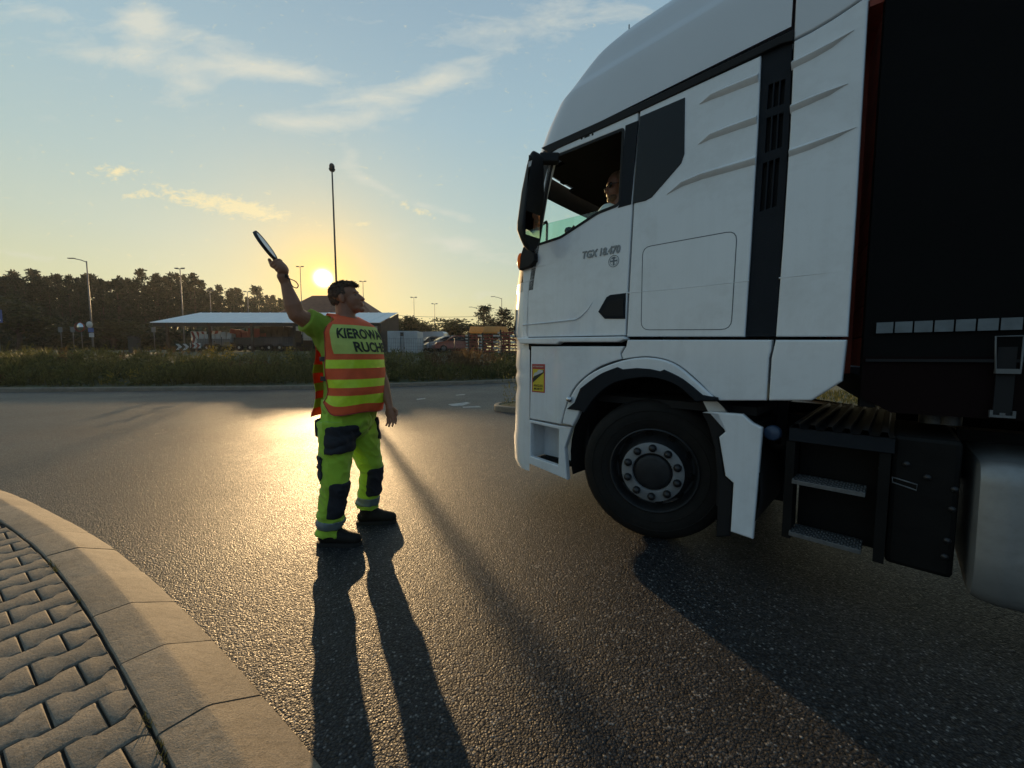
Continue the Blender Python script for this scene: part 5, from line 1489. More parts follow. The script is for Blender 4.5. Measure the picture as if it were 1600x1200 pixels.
        for v in tmz.vertices:
            sx = sa + (v.co.x - x0_) / (x1_ - x0_) * (sb_ - sa); zz_ = za + (v.co.y - y0_) / (y1_ - y0_) * (zb_ - za)
            v.co = panel_pt(sx, zz_, .0065)
        link_mesh(tmz, 'lettering', M['ink'], vo, base, smooth=False)
    # small tag hanging at the hem
    MB().box(front_pt(-.80, zs[0]) + Vector((0, 0, -.012)), (.02, .02, .03)).build('hem_toggle', M['redst'], vo, base, bevel=.004)
    # ---------------- the signal disc (a thing of its own)
    paddle = empty('signal_disc', g0, 0, 'white round hand-held traffic signal disc gripped in the raised hand', 'signal disc')
    ctr = (A + B) / 2 + axis * .012; rad = (A - B).length / 2 * 1.06
    # plane of the disc contains the axis; tilt so that it is seen almost edge-on
    toc = (Vector((0, 0, CAM_H)) - ctr).normalized(); e1 = (axis - 0 * toc).normalized()
    perp = e1.cross(toc).normalized(); toc2 = perp.cross(e1).normalized()
    nrm = (perp * math.cos(R(8.5)) + toc2 * math.sin(R(8.5)))
    if nrm.x < 0: nrm = perp * math.cos(R(8.5)) * -1 + toc2 * math.sin(R(8.5))
    MB().lathe([(-.006, .0001), (-.006, rad * .90), (.006, rad * .90), (.006, .0001)], ctr, nrm, 48).build('disc_face', M['discwhite'], paddle, g0, auto=40)
    rim_ = MB().lathe([(-.009, rad * .88), (-.009, rad), (.009, rad), (.009, rad * .88), (-.009, rad * .88)], ctr, nrm, 48).build('disc_rim', M['navy'], paddle, g0, auto=40)
    MB().tube([ctr + axis * -rad * .98, g0 - axis * .075], [.012, .014], 12).build('handle', M['navy'], paddle, g0)
    cd = [g0 - axis * .075, g0 - axis * .10 + bk * .02, V(462, 440, 2.48), V(466, 446, 2.48), V(463, 450, 2.48), V(456, 446, 2.48), g0 - axis * .085 + bk * .012]
    MB().tube([Vector(p) for p in catmull(cd, 6)], .0032, 6).build('wrist_cord', M['navy'], paddle, g0)
build_officer()

# ---- the driver, sitting in the cab (built in the tractor's own axes, then placed)
def build_driver():
    YD = .86
    hx, hz = S(965, 293, YD)
    TM = Matrix.Translation((TO[0], TO[1], 0)) @ Matrix.Rotation(R(90 + YAW), 4, 'Z')
    root = empty('person', TM @ Vector((hx - .1, YD, 1.9)), R(90 + YAW), 'bearded driver in sunglasses sitting behind the open window of the lorry cab', 'person')
    org = Vector((hx - .1, YD, 1.9))
    mb = MB(); hc = Vector((hx, YD, hz))
    f = Vector((math.cos(R(62)), math.sin(R(62)), -.10)).normalized(); l = Vector((0, 0, 1)).cross(f).normalized(); up = f.cross(l)
    P, Rm = build_head(mb, hc, f, up, 1.0)
    mb.tube([hc + Vector((-.01, 0, -.06)), hc + Vector((-.02, 0, -.20))], [.058, .062], 14, round_cap=True)
    ch = hc + Vector((-.03, 0, -.38)); pl = Vector((hx - .16, YD - .10, 2.16))
    mb.ell(ch, (.12, .19, .20), None, 18, 12); mb.tube([ch, pl], [.15, .16], 16, round_cap=True)
    for s in (1, -1):
        sh = ch + Vector((0, s * .185, .12)); el = sh + Vector((.20, s * .05, -.22)); wr = Vector((.84, .74 + s * .20, 2.36))
        mb.tube([sh, el], [.06, .045], 12, round_cap=True); mb.tube([el, el.lerp(wr, .4), wr], [.045, .042, .030], 12, round_cap=True)
        d = (wr - el).normalized(); mb.ell(wr + d * .04, (.05, .026, .038), None, 12, 8)
        for i in range(4):
            p = wr + d * .055 + Vector((0, 0, .026 - .018 * i)); mb.tube([p, p + d * .03 + Vector((0, -s * .012, 0)), p + d * .026 + Vector((0, -s * .032, -.004))], [.010, .010, .009], 8, round_cap=True)
        mb.tube([wr + d * .02, wr + d * .05 + Vector((0, -s * .03, .02))], [.013, .011], 8, round_cap=True)
        hp = pl + Vector((.02, s * .09, -.06)); kn = hp + Vector((.44, s * .06, .0)); ft = kn + Vector((.08, 0, -.34))
        mb.tube([hp, kn, ft], [.09, .065, .045], 12, round_cap=True)
    link_mesh(remesh(mb, .007, 2), 'body', M['skin2'], root, org)
    hb = MB(); hb.ell(P(-.018, 0, .042), (.096, .080, .084), Rm, 18, 12); hm = remesh(hb, .007, 1)
    bm = bmesh.new(); bm.from_mesh(hm); inv = Rm.transposed()
    bmesh.ops.delete(bm, geom=[v for v in bm.verts if (lambda q: q.x > .045 and q.z < .075 or q.z < -.02)(inv @ (v.co - hc))], context='VERTS'); bm.to_mesh(hm); bm.free()
    link_mesh(hm, 'hair', M['hair'], root, org)
    bb = MB(); bb.ell(P(.050, 0, -.088), (.046, .054, .038), Rm, 16, 10); bb.ell(P(.078, 0, -.100), (.020, .026, .022), Rm, 12, 8)
    link_mesh(remesh(bb, .007, 1), 'beard', M['hair'], root, org)
    g = MB()
    for s in (1, -1):
        g.ell(P(.086, .032 * s, .004), (.009, .028, .021), Rm, 12, 8); g.tube([P(.080, .058 * s, .008), P(-.01, .083 * s, .004)], .003, 6)
    g.tube([P(.094, .012, .008), P(.094, -.012, .008)], .003, 6); g.build('sunglasses', M['blackgloss'], root, org)
    sb = MB(); sb.ell(ch, (.135, .205, .21), None, 18, 12); sb.tube([ch, pl], [.165, .17], 16, round_cap=True)
    for s in (1, -1):
        sh = ch + Vector((0, s * .185, .12)); el = sh + Vector((.20, s * .05, -.22)); sb.tube([sh, sh.lerp(el, .7)], [.078, .066], 12, round_cap=True)
    sb.tube([hc + Vector((-.025, 0, -.17)), ch], [.075, .15], 14)
    link_mesh(remesh(sb, .010, 3), 'shirt', M['shirtw'], root, org)
build_driver()
# ------------------------------------------------------------------ PLANTING
def fast_mesh(name, V_, F_, mats, mi=None, smooth=False):
    """numpy arrays: V (n,3), F (m,k) with constant k"""
    V_ = np.asarray(V_, np.float32); F_ = np.asarray(F_, np.int32); m, k = F_.shape
    me = bpy.data.meshes.new(name)
    me.vertices.add(len(V_)); me.vertices.foreach_set('co', V_.ravel())
    me.loops.add(m * k); me.loops.foreach_set('vertex_index', F_.ravel())
    me.polygons.add(m); me.polygons.foreach_set('loop_start', np.arange(0, m * k, k, dtype=np.int32)); me.polygons.foreach_set('loop_total', np.full(m, k, np.int32))
    if not isinstance(mats, (list, tuple)): mats = [mats]
    for q in mats: me.materials.append(q)
    if mi is not None: me.polygons.foreach_set('material_index', np.asarray(mi, np.int32))
    me.update(calc_edges=True); me.validate()
    return me
RNG = np.random.default_rng(11)

def leaf_quads(P, size, up=0.0, aspect=2.2, rng=RNG):
    """one pointed quad leaf per point"""
    n = len(P); d = rng.normal(size=(n, 3)); d[:, 2] += up; d /= np.linalg.norm(d, axis=1)[:, None]
    q = rng.normal(size=(n, 3)); s = np.cross(d, q); s /= np.linalg.norm(s, axis=1)[:, None]
    L = (size * rng.uniform(.6, 1.4, n))[:, None]; W = L / aspect
    V_ = np.stack([P, P + d * L * .5 + s * W * .5, P + d * L, P + d * L * .5 - s * W * .5], 1).reshape(-1, 3)
    F_ = np.arange(4 * n).reshape(n, 4); return V_, F_

def build_weeds():
    Vs, Fs, Ms = [], [], []; nv = 0
    def put(V_, F_, k):
        nonlocal nv
        Vs.append(V_); Fs.append(F_ + nv); Ms.append(np.full(len(F_), k)); nv += len(V_)
    # plants over the mound: stem with leaves + grass blades
    X = RNG.uniform(-44, 9, 9000); O = RNG.gamma(1.5, 2.0, 9000) + .25
    for x, o in zip(X, O):
        if o > 14 or (x > 2 and RNG.random() < .6): continue
        y = float(np.interp(x, FK[:, 0], FK[:, 1])) + .2 + o; z = prof_z(o)
        nz = mnoise.noise((x * .22, o * .3, 5)); n2 = mnoise.noise((x * .6, o * .5, 9))
        h = (0.30 + .30 * max(0, nz + .2) + .28 * max(0, n2)) * RNG.uniform(.5, 1.4) * (0.75 if o < .8 else 1.0) * (1.2 if x < -20 else 1)
        k = 1 if mnoise.noise((x * .17, o * .2, 21)) > .22 else (2 if mnoise.noise((x * .35, 3, 2)) > .32 and RNG.random() < .5 else 0)
        if RNG.random() < .55:
            n = 11; t = RNG.uniform(.1, 1, n); lean = RNG.normal(size=2) * .12
            P = np.stack([x + lean[0] * t + RNG.normal(size=n) * .08 * (1.2 - t), y + lean[1] * t + RNG.normal(size=n) * .08 * (1.2 - t), z + h * t], 1)
            put(*leaf_quads(P, .13, .5), k)
        else:
            n = 9; a = RNG.uniform(0, 6.28, n); L = h * RNG.uniform(.6, 1.25, n); sp = RNG.uniform(.1, .5, n)
            bx = x + RNG.normal(size=n) * .05; by = y + RNG.normal(size=n) * .05; w = .010
            dx, dy = np.cos(a), np.sin(a)
            p0 = np.stack([bx - dy * w, by + dx * w, np.full(n, z - .02)], 1); p1 = np.stack([bx + dy * w, by - dx * w, np.full(n, z - .02)], 1)
            p2 = np.stack([bx + dx * sp * L * .5 + dy * w * .7, by + dy * sp * L * .5 - dx * w * .7, z + L * .65], 1); p3 = np.stack([bx + dx * sp * L, by + dy * sp * L, z + L], 1)
            put(np.stack([p0, p1, p2, p3], 1).reshape(-1, 3), np.arange(4 * n).reshape(n, 4), k)
    me = fast_mesh('weeds', np.concatenate(Vs), np.concatenate(Fs), [M['leaf_a'], M['leaf_r'], M['leaf_y']], np.concatenate(Ms))
    o = bpy.data.objects.new('weeds', me); COL.objects.link(o); tag(o, 'tangled weeds and grass covering the planted island', kind='stuff')
build_weeds()

def tall_weed(px, py_top, depth, k, lab, group=None):
    p = D(px, 560, depth); x, y = p[0], p[1]; z = terrain_z(x, y); zt_ = D(px, py_top, depth)[2]
    h = max(.4, zt_ - z); e = empty('flowering_weed', (x, y, z), 0, lab, 'weed', group)
    MB().tube([(0, 0, -.05), (.01, .01, h * .5), (.03, 0, h)], [.012, .009, .004], 5).build('stem', M['leaf_a'], e)
    n = 90; t = np.sqrt(RNG.uniform(.15, 1, n)); sp = .22 * (1.15 - t) + .03
    P = np.stack([RNG.normal(size=n) * sp + .03 * t, RNG.normal(size=n) * sp, h * t], 1)
    V_, F_ = leaf_quads(P, .085, .6); me = fast_mesh('leaves', V_, F_, M[k]); o = bpy.data.objects.new('leaves', me); COL.objects.link(o); o.parent = e
tall_weed(356, 536, 16.5, 'leaf_y', 'tallest yellow-flowering weed rising in front of the long open shed')
tall_weed(331, 541, 16.8, 'leaf_y', 'slim yellow-flowering weed left of the tallest one before the shed')
tall_weed(452, 542, 16.6, 'leaf_y', 'bushy yellow-green weed just left of the man in the tabard')
tall_weed(40, 541, 17.0, 'leaf_a', 'spiky dark weed standing against the pale far path at the left edge')
tall_weed(100, 544, 17.0, 'leaf_r', 'reddish weed against the pale far path below the convex mirror')

# small kerbed island behind the lorry's nose
def small_island():
    c = G(832, 632, .12); e = empty('traffic_island', (c[0], c[1], 0), 0, 'small kerbed traffic island with weeds behind the nose of the lorry', 'traffic island')
    out = round_poly([(-.95, -.35), (-.2, -.75), (2.6, -.75), (2.6, .9), (-.2, .85), (-.95, .4)], .4, 6)
    b = MB(); n = len(out)
    rings = [[(x * s, y * s, z) for x, y in out] for s, z in ((1.0, -.02), (.995, .11), (.97, .13), (.88, .13), (.87, .10))]
    b.grid([r_ + r_[:1] for r_ in rings]); b.build('kerb_ring', M['kerb'], e, auto=40)
    MB().add([(x * .88, y * .88, .11) for x, y in out], [tuple(range(n))]).build('soil_bed', M['soil'], e)
    Vs = []; Fs = []; nv = 0
    for i in range(46):
        x, y = RNG.uniform(-.75, 2.2), RNG.uniform(-.55, .65); h = RNG.uniform(.1, .22) if i % 3 else RNG.uniform(.45, .85)
        m_ = 22; t = RNG.uniform(0, 1, m_); P = np.stack([x + RNG.normal(size=m_) * .04, y + RNG.normal(size=m_) * .04, .1 + h * t], 1)
        V_, F_ = leaf_quads(P, .07, 1.5, 3.5); Vs.append(V_); Fs.append(F_ + nv); nv += len(V_)
    me = fast_mesh('island_weeds', np.concatenate(Vs), np.concatenate(Fs), M['leaf_a']); o = bpy.data.objects.new('island_weeds', me); COL.objects.link(o); o.parent = e
small_island()
# verge seen below the trailer
def verge():
    e = sheet('verge', [(8.2, 6.5), (40, 2), (40, 20), (9.5, 20)], .10, M['soil'])
    b = MB(); 
    for k in range(14):
        a = np.array([8.0, 6.55]) + np.array([32, -4.5]) * k / 30; c = np.array([8.0, 6.55]) + np.array([32, -4.5]) * (k + .96) / 30
        b.beam((*a, .06), (*c, .06), .16, .15)
    tag(b.build('verge_kerb', M['kerb']), kind='structure')
    n = 9000; P = np.stack([RNG.uniform(8.4, 16, n), RNG.uniform(6.2, 13, n), np.full(n, .10)], 1)
    V_, F_ = leaf_quads(P, .11, 3.0, 6); me = fast_mesh('verge_grass', V_, F_, M['leaf_a']); o = bpy.data.objects.new('verge_grass', me); COL.objects.link(o); tag(o, kind='stuff')
verge()

# ------------------------------------------------------------------ TREES
def crown_mesh(name, kind, seed, mat):
    g = np.random.default_rng(seed); P = []
    if kind == 'pine':       # tall bare trunk, flat irregular clumps near the top (unit: metres, tree 20 m)
        H = 20
        for i in range(46):
            t = g.uniform(.40, 1.0); r_ = min(1.0, (t - .30) / .2) * (1.02 - t) ** .8 * 6.2 * g.uniform(.15, 1.0); a = g.uniform(0, 6.28)
            c = np.array([r_ * math.cos(a), r_ * math.sin(a), H * t]); n = int(g.integers(16, 34))
            P.append(c + g.normal(size=(n, 3)) * np.array([.62, .62, .26]) * g.uniform(.6, 1.25) * (.35 + .8 * min(1, (1.02 - t) * 3)))
        sz = .62
    elif kind == 'spruce':
        H = 10
        for i in range(70):
            t = g.uniform(.06, 1.0); r_ = (1 - t) * 2.6 * g.uniform(.5, 1.1) + .05; a = g.uniform(0, 6.28)
            c = np.array([r_ * math.cos(a), r_ * math.sin(a), H * t - .25 * r_]); P.append(c + g.normal(size=(34, 3)) * np.array([.34, .34, .20]))
        sz = .34
    else:                    # broad crown, several limbs
        H = 9
        lobes = [(g.normal() * 1.5, g.normal() * 1.5, g.uniform(.42, .82) * H, g.uniform(1.0, 1.9)) for _ in range(12)]
        for (x, y, z, r_) in lobes:
            for _ in range(9):
                d = g.normal(size=3); d /= np.linalg.norm(d); c = np.array([x, y, z]) + d * r_ * g.uniform(.55, 1.05)
                P.append(c + g.normal(size=(44, 3)) * .32)
        sz = .42
    V_, F_ = leaf_quads(np.concatenate(P), sz, 0, 1.9, g)
    return fast_mesh(name, V_, F_, mat)
def trunk_mesh(kind, seed):
    g = random.Random(seed); b = MB()
    if kind == 'pine':
        b.tube([(0, 0, -.5), (g.uniform(-.2, .2), 0, 7), (g.uniform(-.4, .4), g.uniform(-.3, .3), 14), (g.uniform(-.3, .3), 0, 19.4)], [.26, .20, .13, .04], 7)
        for i in range(9):
            z = g.uniform(7, 18); a = g.uniform(0, 6.28); l = g.uniform(1, 2.6); b.tube([(0, 0, z), (l * math.cos(a), l * math.sin(a), z + g.uniform(0, .8))], [.06, .02], 5)
    elif kind == 'spruce': b.tube([(0, 0, -.3), (0, 0, 9.6)], [.16, .03], 7)
    else:
        b.tube([(0, 0, -.4), (.1, 0, 2.2), (0, .1, 4.5)], [.22, .17, .10], 7)
        for i in range(7):
            a = g.uniform(0, 6.28); l = g.uniform(1.2, 2.4); b.tube([(0, 0, g.uniform(2, 4)), (l * math.cos(a), l * math.sin(a), g.uniform(4.5, 7))], [.08, .03], 5)
    return b
PROTO = {}
def tree(name, kind, variant, x, y, z, s, sxy, rz, label, group=None):
    key = (kind, variant)
    e = empty(name, (x, y, z), rz, label, 'tree', group); e.scale = (sxy, sxy, s)
    if key not in PROTO:
        cm = crown_mesh('crown', kind, 100 + variant, M['pine'] if kind in ('pine', 'spruce') else M['broad'])
        co = bpy.data.objects.new('crown', cm); COL.objects.link(co); co.parent = e
        to = trunk_mesh(kind, 50 + variant).build('trunk', M['bark'], e)
        PROTO[key] = (co, to)
    else:
        for q in PROTO[key]:
            c = q.copy(); COL.objects.link(c); c.parent = e
g = random.Random(4)
# outline of the wood's tops along the photo: pixel x -> pixel y
tops_x = [-160, 0, 60, 120, 170, 215, 250, 290, 330, 370, 400, 430, 455, 480]
tops_y = [438, 436, 434, 431, 438, 436, 432, 436, 446, 452, 458, 462, 474, 488]
cnt = 0
FOREST = 'pines at the edge of the wood'
for row, (dep, step, drop) in enumerate(((84, 17, 14), (90, 15, 6), (97, 14, 0), (105, 14, 0))):
    u = -150 + row * 5
    while u < 470:
        u += step * g.uniform(.65, 1.35); dd = dep + g.uniform(-3, 3) + max(0, u - 300) * .10
        top = float(np.interp(u, tops_x, tops_y)) + drop * g.uniform(.2, 1.5) + (g.uniform(-7, 14) if g.random() < .75 else g.uniform(-14, 0))
        p = D(u, 548, dd); z = terrain_z(p[0], p[1]); zt_ = D(u, top, dd)[2]; s = (zt_ - z) / 20.0
        tree('pine_tree', 'pine', cnt % 6, p[0], p[1], z, s, s * g.uniform(.7, 1.05), g.uniform(0, 6.28), 'tall dark pine in the wood across the road on the left', FOREST); cnt += 1
# undergrowth that closes the foot of the wood
def undergrowth():
    P = []
    for i in range(520):
        u = RNG.uniform(-170, 470); dd = RNG.uniform(76, 88); p = D(u, 548, dd); z = terrain_z(p[0], p[1]); h = RNG.uniform(1.2, 4.2) * (1.2 + .8 * mnoise.noise((u * .02, 1, 1)))
        n = 46; c = np.array([p[0], p[1], z]); q = RNG.normal(size=(n, 3)) * np.array([1.1, .9, 0]); q[:, 2] = RNG.uniform(0, 1, n) * h; P.append(c + q)
    for i in range(900):
        u = RNG.uniform(-190, 490); dd = RNG.uniform(108, 118); p = D(u, 548, dd); z = terrain_z(p[0], p[1]); n = 30
        q = RNG.normal(size=(n, 3)) * np.array([1.6, 1.2, 0]); q[:, 2] = RNG.uniform(0, 1, n) * RNG.uniform(4, 13); P.append(np.array([p[0], p[1], z]) + q)
    V_, F_ = leaf_quads(np.concatenate(P), .8, .2, 1.7); me = fast_mesh('undergrowth', V_, F_, M['pine']); o = bpy.data.objects.new('undergrowth', me); COL.objects.link(o)
    tag(o, 'dark bushes along the foot of the pine wood', kind='stuff')
undergrowth()
def place_tree(name, kind, var, px, ptop, dep, wpx, label, Hn, Wn):
    p = D(px, 545, dep); z = terrain_z(p[0], p[1]); zt_ = D(px, ptop, dep)[2]; s = (zt_ - z) / Hn; w = wpx / F_PX * dep / Wn
    tree(name, kind, var, p[0], p[1], z, s, w, g.uniform(0, 6.28), label)
place_tree('broadleaf_tree', 'broad', 1, 631, 491, 58, 56, 'ragged broadleaf tree rising behind the right end of the shed roof', 9, 5.6)
place_tree('broadleaf_tree', 'broad', 2, 658, 502, 62, 26, 'thin sparse tree between two lamp masts beside the white container', 9, 6)
place_tree('broadleaf_tree', 'broad', 3, 716, 496, 56, 74, 'dense round broadleaf tree behind the parked cars', 9, 5.6)
place_tree('spruce_tree', 'spruce', 1, 757, 477, 60, 66, 'pointed conifer left of two beside the nose of the lorry', 10, 5.2)
place_tree('spruce_tree', 'spruce', 2, 787, 484, 62, 76, 'broad conifer close against the nose of the lorry', 10, 5.2)
place_tree('broadleaf_tree', 'broad', 1, 771, 499, 64, 40, 'low rounded tree in the gap between the two conifers', 9, 5.6)
place_tree('broadleaf_tree', 'broad', 4, 680, 519, 75, 74, 'low distant bush line tree behind the white container', 9, 6)
place_tree('broadleaf_tree', 'broad', 2, 30, 462, 70, 90, 'wide bushy tree at the left edge in front of the pines', 9, 6)
place_tree('broadleaf_tree', 'broad', 3, 180, 497, 72, 110, 'low spreading bush behind the convex road mirror', 9, 6)
# ------------------------------------------------------------------ YARD
def ground_at(px, dep):
    p = D(px, 548, dep); return p[0], p[1], terrain_z(p[0], p[1])
def lamp(px, ptop, dep, kind, label, group=None, side=-1, tilt=0.0):
    x, y, z = ground_at(px, dep); h = D(px, ptop, dep)[2] - z
    e = empty('street_lamp', (x, y, z), 0, label, 'lamp', group)
    MB().tube([(0, 0, -.3), (0, 0, h * .4), (0, 0, h)], [.075, .062, .045], 8).build('pole', M['lampgrey'], e)
    if kind == 'arm':
        MB().tube([(0, 0, h - .1), (side * .5, 0, h + .10), (side * 1.1, 0, h + .22)], .04, 6).build('arm', M['lampgrey'], e)
        MB().box((side * 1.40, 0, h + .26), (.65, .22, .07)).build('lamp_head', M['lampgrey'], e, bevel=.04)
    else:
        MB().box((0, 0, h), (1.1, .07, .06)).build('cross_arm', M['lampgrey'], e)
        for s in (-.40, .40): MB().box((s, -.06, h + .07), (.38, .24, .10), Matrix.Rotation(R(18), 3, 'X')).build('lamp_head', M['lampgrey'], e, bevel=.03)
lamp(146, 408, 37, 'arm', 'street lamp with a single curved arm in front of the wood')
lamp(289, 420, 48, 'twin', 'lamp mast with a short crossbar against the pines above the shed roof')
lamp(333, 455, 60, 'twin', 'thin lamp mast half lost among the pines above the shed roof')
lamp(391, 456, 60, 'twin', 'thin lamp mast near the raised arm in front of the pines')
lamp(474, 417, 62, 'twin', 'lamp mast just left of the sun behind the shed')
lamp(570, 440, 66, 'twin', 'lamp mast right of the man\'s face above the brown roof')
lamp(648, 465, 70, 'twin', 'lamp mast above the white container, left of two')
lamp(680, 475, 74, 'twin', 'lamp mast above the parked cars, next right of the one over the container')
lamp(748, 482, 70, 'arm', 'short street lamp beside the pointed conifer', side=-1)
lamp(784, 466, 62, 'arm', 'street lamp rising behind the conifer nearest the lorry', side=-1)
def mast():
    p = G(530.5, 587); x, y = p[0], p[1]; z = terrain_z(x, y); h = D(524, 264, y)[2] - z
    e = empty('camera_mast', (x, y, z), 0, 'very tall slender dark mast with a small round head standing behind the man', 'mast')
    MB().tube([(0, 0, -.4), (0, 0, 1.2), (-.02, 0, h * .5), (-.06, 0, h)], [.085, .075, .06, .045], 12).build('pole', M['darkpole'], e)
    MB().ell((-.06, 0, h + .14), (.17, .17, .22), None, 14, 10).lathe([(0, .14), (.10, .20), (.14, .20)], (-.06, 0, h - .14), (0, 0, 1), 14).build('mast_head', M['darkpole'], e)
mast()

def shed():
    x0, x1, y0, y1 = -31.5, -11.5, 34.0, 39.4; zb = terrain_z(-20, 36) - .05; ze = D(420, 503.5, 34.0)[2]; zr = D(420, 488.5, 39.4)[2]
    e = empty('open_shed', (-21.5, 36.7, zb), 0, 'long open-fronted shed with a pale sloping metal roof and brown board end', 'shed')
    o = (-21.5, 36.7, zb)
    n = 21; rows = []
    b = MB()
    for k in range(n - 1):      # roof sheets with standing seams
        xa, xb = x0 + (x1 - x0) * k / (n - 1), x0 + (x1 - x0) * (k + 1) / (n - 1)
        b.add([(xa + .03, y0 - .3, ze - .06), (xb - .03, y0 - .3, ze - .06), (xb - .03, y1, zr), (xa + .03, y1, zr)], [(0, 1, 2, 3)])
        b.add([(xa - .03, y0 - .3, ze - .02), (xa + .03, y0 - .3, ze - .06), (xa + .03, y1, zr), (xa - .03, y1, zr + .04)], [(0, 1, 2, 3)])
    b.build('roof', M['metalroof'], e, o)
    MB().bbox((x0, y0 - .05, ze - .36), (x1, y0 + .05, ze - .08)).build('eaves_beam', M['darkpole'], e, o)
    for k in range(6):
        x = x0 + 1.2 + (x1 - x0 - 1.4) * k / 5
        MB().bbox((x - .09, y0 - .09, zb - .2), (x + .09, y0 + .09, ze - .1)).build('post', M['wood'], e, o)
    b = MB(); nb = 36
    for k in range(nb):
        ya = y0 + (y1 - y0) * k / nb; yb = y0 + (y1 - y0) * (k + .92) / nb; za = ze + (zr - ze) * (k + .5) / nb - .12
        b.bbox((x1 - .08, ya, zb - .2), (x1 - .02, yb, za))
    b.build('end_wall', M['wood'], e, o)
    b = MB(); 
    for k in range(60):
        xa = x0 + 6 + (x1 - x0 - 6) * k / 60; b.bbox((xa, y1 - .2, zb - .2), (xa + .31, y1 - .15, zb + 1.1))
    b.bbox((x0 + 5.9, y1 - .1, zb + 1.1), (x1, y1 - .05, zb + 1.2)); b.build('back_boards', M['wood'], e, o)
    # things stored below: striped boards, work trailers, parked vehicles
    def chevron(x, y, w, h, z, lab, ca, cb, flip=1):
        q = empty('striped_barrier', (x, y, z), 0, lab, 'barrier', None)
        bd = MB().bbox((-w / 2, -.03, .3), (w / 2, .03, .3 + h)).build('board', M[ca], q)
        m_ = MB(); ns = max(2, int(w / .45))
        for k in range(ns):
            xa = -w / 2 + w * k / ns; d = w / ns * .5
            mid = .3 + h / 2; pts = [(xa + .02, .32), (xa + d, .32), (xa + d * 1.9, mid), (xa + d, .28 + h), (xa + .02, .28 + h), (xa + d * .9, mid)]
            if flip < 0: pts = [(-p_, q_) for p_, q_ in pts]
            m_.add([(p_, -.036, q_) for p_, q_ in pts], [tuple(range(6))])
        m_.build('stripe', M[cb], q); MB().bbox((-w / 2 + .1, -.25, -.05), (-w / 2 + .2, .25, .31)).bbox((w / 2 - .2, -.25, -.05), (w / 2 - .1, .25, .31)).build('foot', M['darkpole'], q)
    def ga(px, dep): return ground_at(px, dep)
    x, y, z = ga(286, 33); chevron(x, y, 1.2, .55, z - .15, 'arrow board with black and white chevrons at the left front of the shed', 'ink', 'contwhite')
    x, y, z = ga(312, 35); chevron(x, y, 1.4, 1.1, z + .4, 'red and white chevron board upright under the left part of the shed', 'whitepaint', 'redpaint')
    x, y, z = ga(339, 36); chevron(x, y, 1.1, 1.2, z + .4, 'red and white chevron board turned the other way beside its twin under the shed', 'redpaint', 'whitepaint', -1)
    x, y, z = ga(306, 33.2); chevron(x, y, .9, .45, z, 'low red and white striped board next to the arrow board', 'whitepaint', 'redpaint')
    def work_trailer(px, dep, w, h, lab, body, cargo):
        x, y, z = ga(px, dep); q = empty('work_trailer', (x, y, z), 0, lab, 'trailer')
        MB().bbox((-w / 2, -.8, .45), (w / 2, .8, .62)).bbox((-w / 2, -.8, .62), (w / 2, -.74, .62 + h * .35)).bbox((-w / 2, .74, .62), (w / 2, .8, .62 + h * .35)).bbox((w / 2, -.05, .45), (w / 2 + .9, .05, .55)).build('bed', M[body], q, bevel=.02)
        cg = MB()
        for k in range(6):
            xx = -w / 2 + w * (k + .5) / 6; cg.box((xx, 0, .62 + h * .35 + rnd.uniform(0, h * .3)), (w / 7, 1.2, h * rnd.uniform(.4, .7)), Matrix.Rotation(R(rnd.uniform(-9, 9)), 3, 'Y'))
        cg.build('load', M[cargo], q, bevel=.03)
        for s in (-1, 1):
            for xx in (-w * .18, w * .12):
                wl = MB().lathe([(-.1, .12), (-.1, .30), (-.07, .33), (.07, .33), (.1, .30), (.1, .12)], (xx, s * .85, .33), (0, s, 0), 20).build('wheel', M['rubber'], q)
                MB().lathe([(.05, .20), (.08, .16), (.06, .0001)], (xx, s * .85, .33), (0, s, 0), 16).build('rim', M['whitepaint'], wl)
    work_trailer(345, 35.5, 3.0, 1.4, 'road works trailer with a pale load under the shed', 'lampgrey', 'contwhite')
    work_trailer(395, 36, 3.4, 1.8, 'dark road works trailer with rusty load under the middle of the shed', 'darkpole', 'redpaint')
    work_trailer(440, 36, 3.2, 2.0, 'road works trailer stacked with brown frames under the shed beside the raised arm', 'cardark', 'wood')
    work_trailer(585, 36, 2.6, 1.6, 'red loaded trailer under the right end of the shed', 'redpaint', 'whitepaint')
shed()
def container():
    xa, xb = D(605, 540, 32)[0], D(652, 540, 32)[0]; zt_ = D(630, 517, 32)[2]; zb = D(630, 551, 32)[2] - .05
    o = ((xa + xb) / 2, 33, zb); e = empty('storage_container', o, 0, 'white steel storage container with double doors beside the shed', 'container')
    b = MB(); n = 12
    MB().bbox((xa, 32.1, zb), (xb, 34.2, zt_)).build('body', M['contwhite'], e, o, bevel=.03)
    w = (xb - xa) / 2
    for k in (0, 1):
        d = MB()
        for j in range(7): d.bbox((xa + w * k + .03 + (w - .06) * j / 7, 32.04, zb + .06), (xa + w * k + .03 + (w - .06) * (j + .8) / 7, 32.09, zt_ - .06))
        d.bbox((xa + w * k + .02, 32.065, zb + .05), (xa + w * k + w - .02, 32.095, zt_ - .05)); dr = d.build('door', M['contwhite'], e, o)
        x = xa + w + (-.12 if k == 0 else .12); MB().tube([(x, 32.0, zb + .1), (x, 32.0, zt_ - .1)], .02, 6).build('lock_bar', M['lampgrey'], dr, o)
    MB().bbox(((xa + xb) / 2 - .17, 32.0, zt_ - .42), ((xa + xb) / 2 + .10, 32.02, zt_ - .12)).bbox(((xa + xb) / 2 + .10, 32.0, zt_ - .42), ((xa + xb) / 2 + .14, 32.02, zt_ - .1)).build('lock_case', M['darkpole'], e, o)
container()
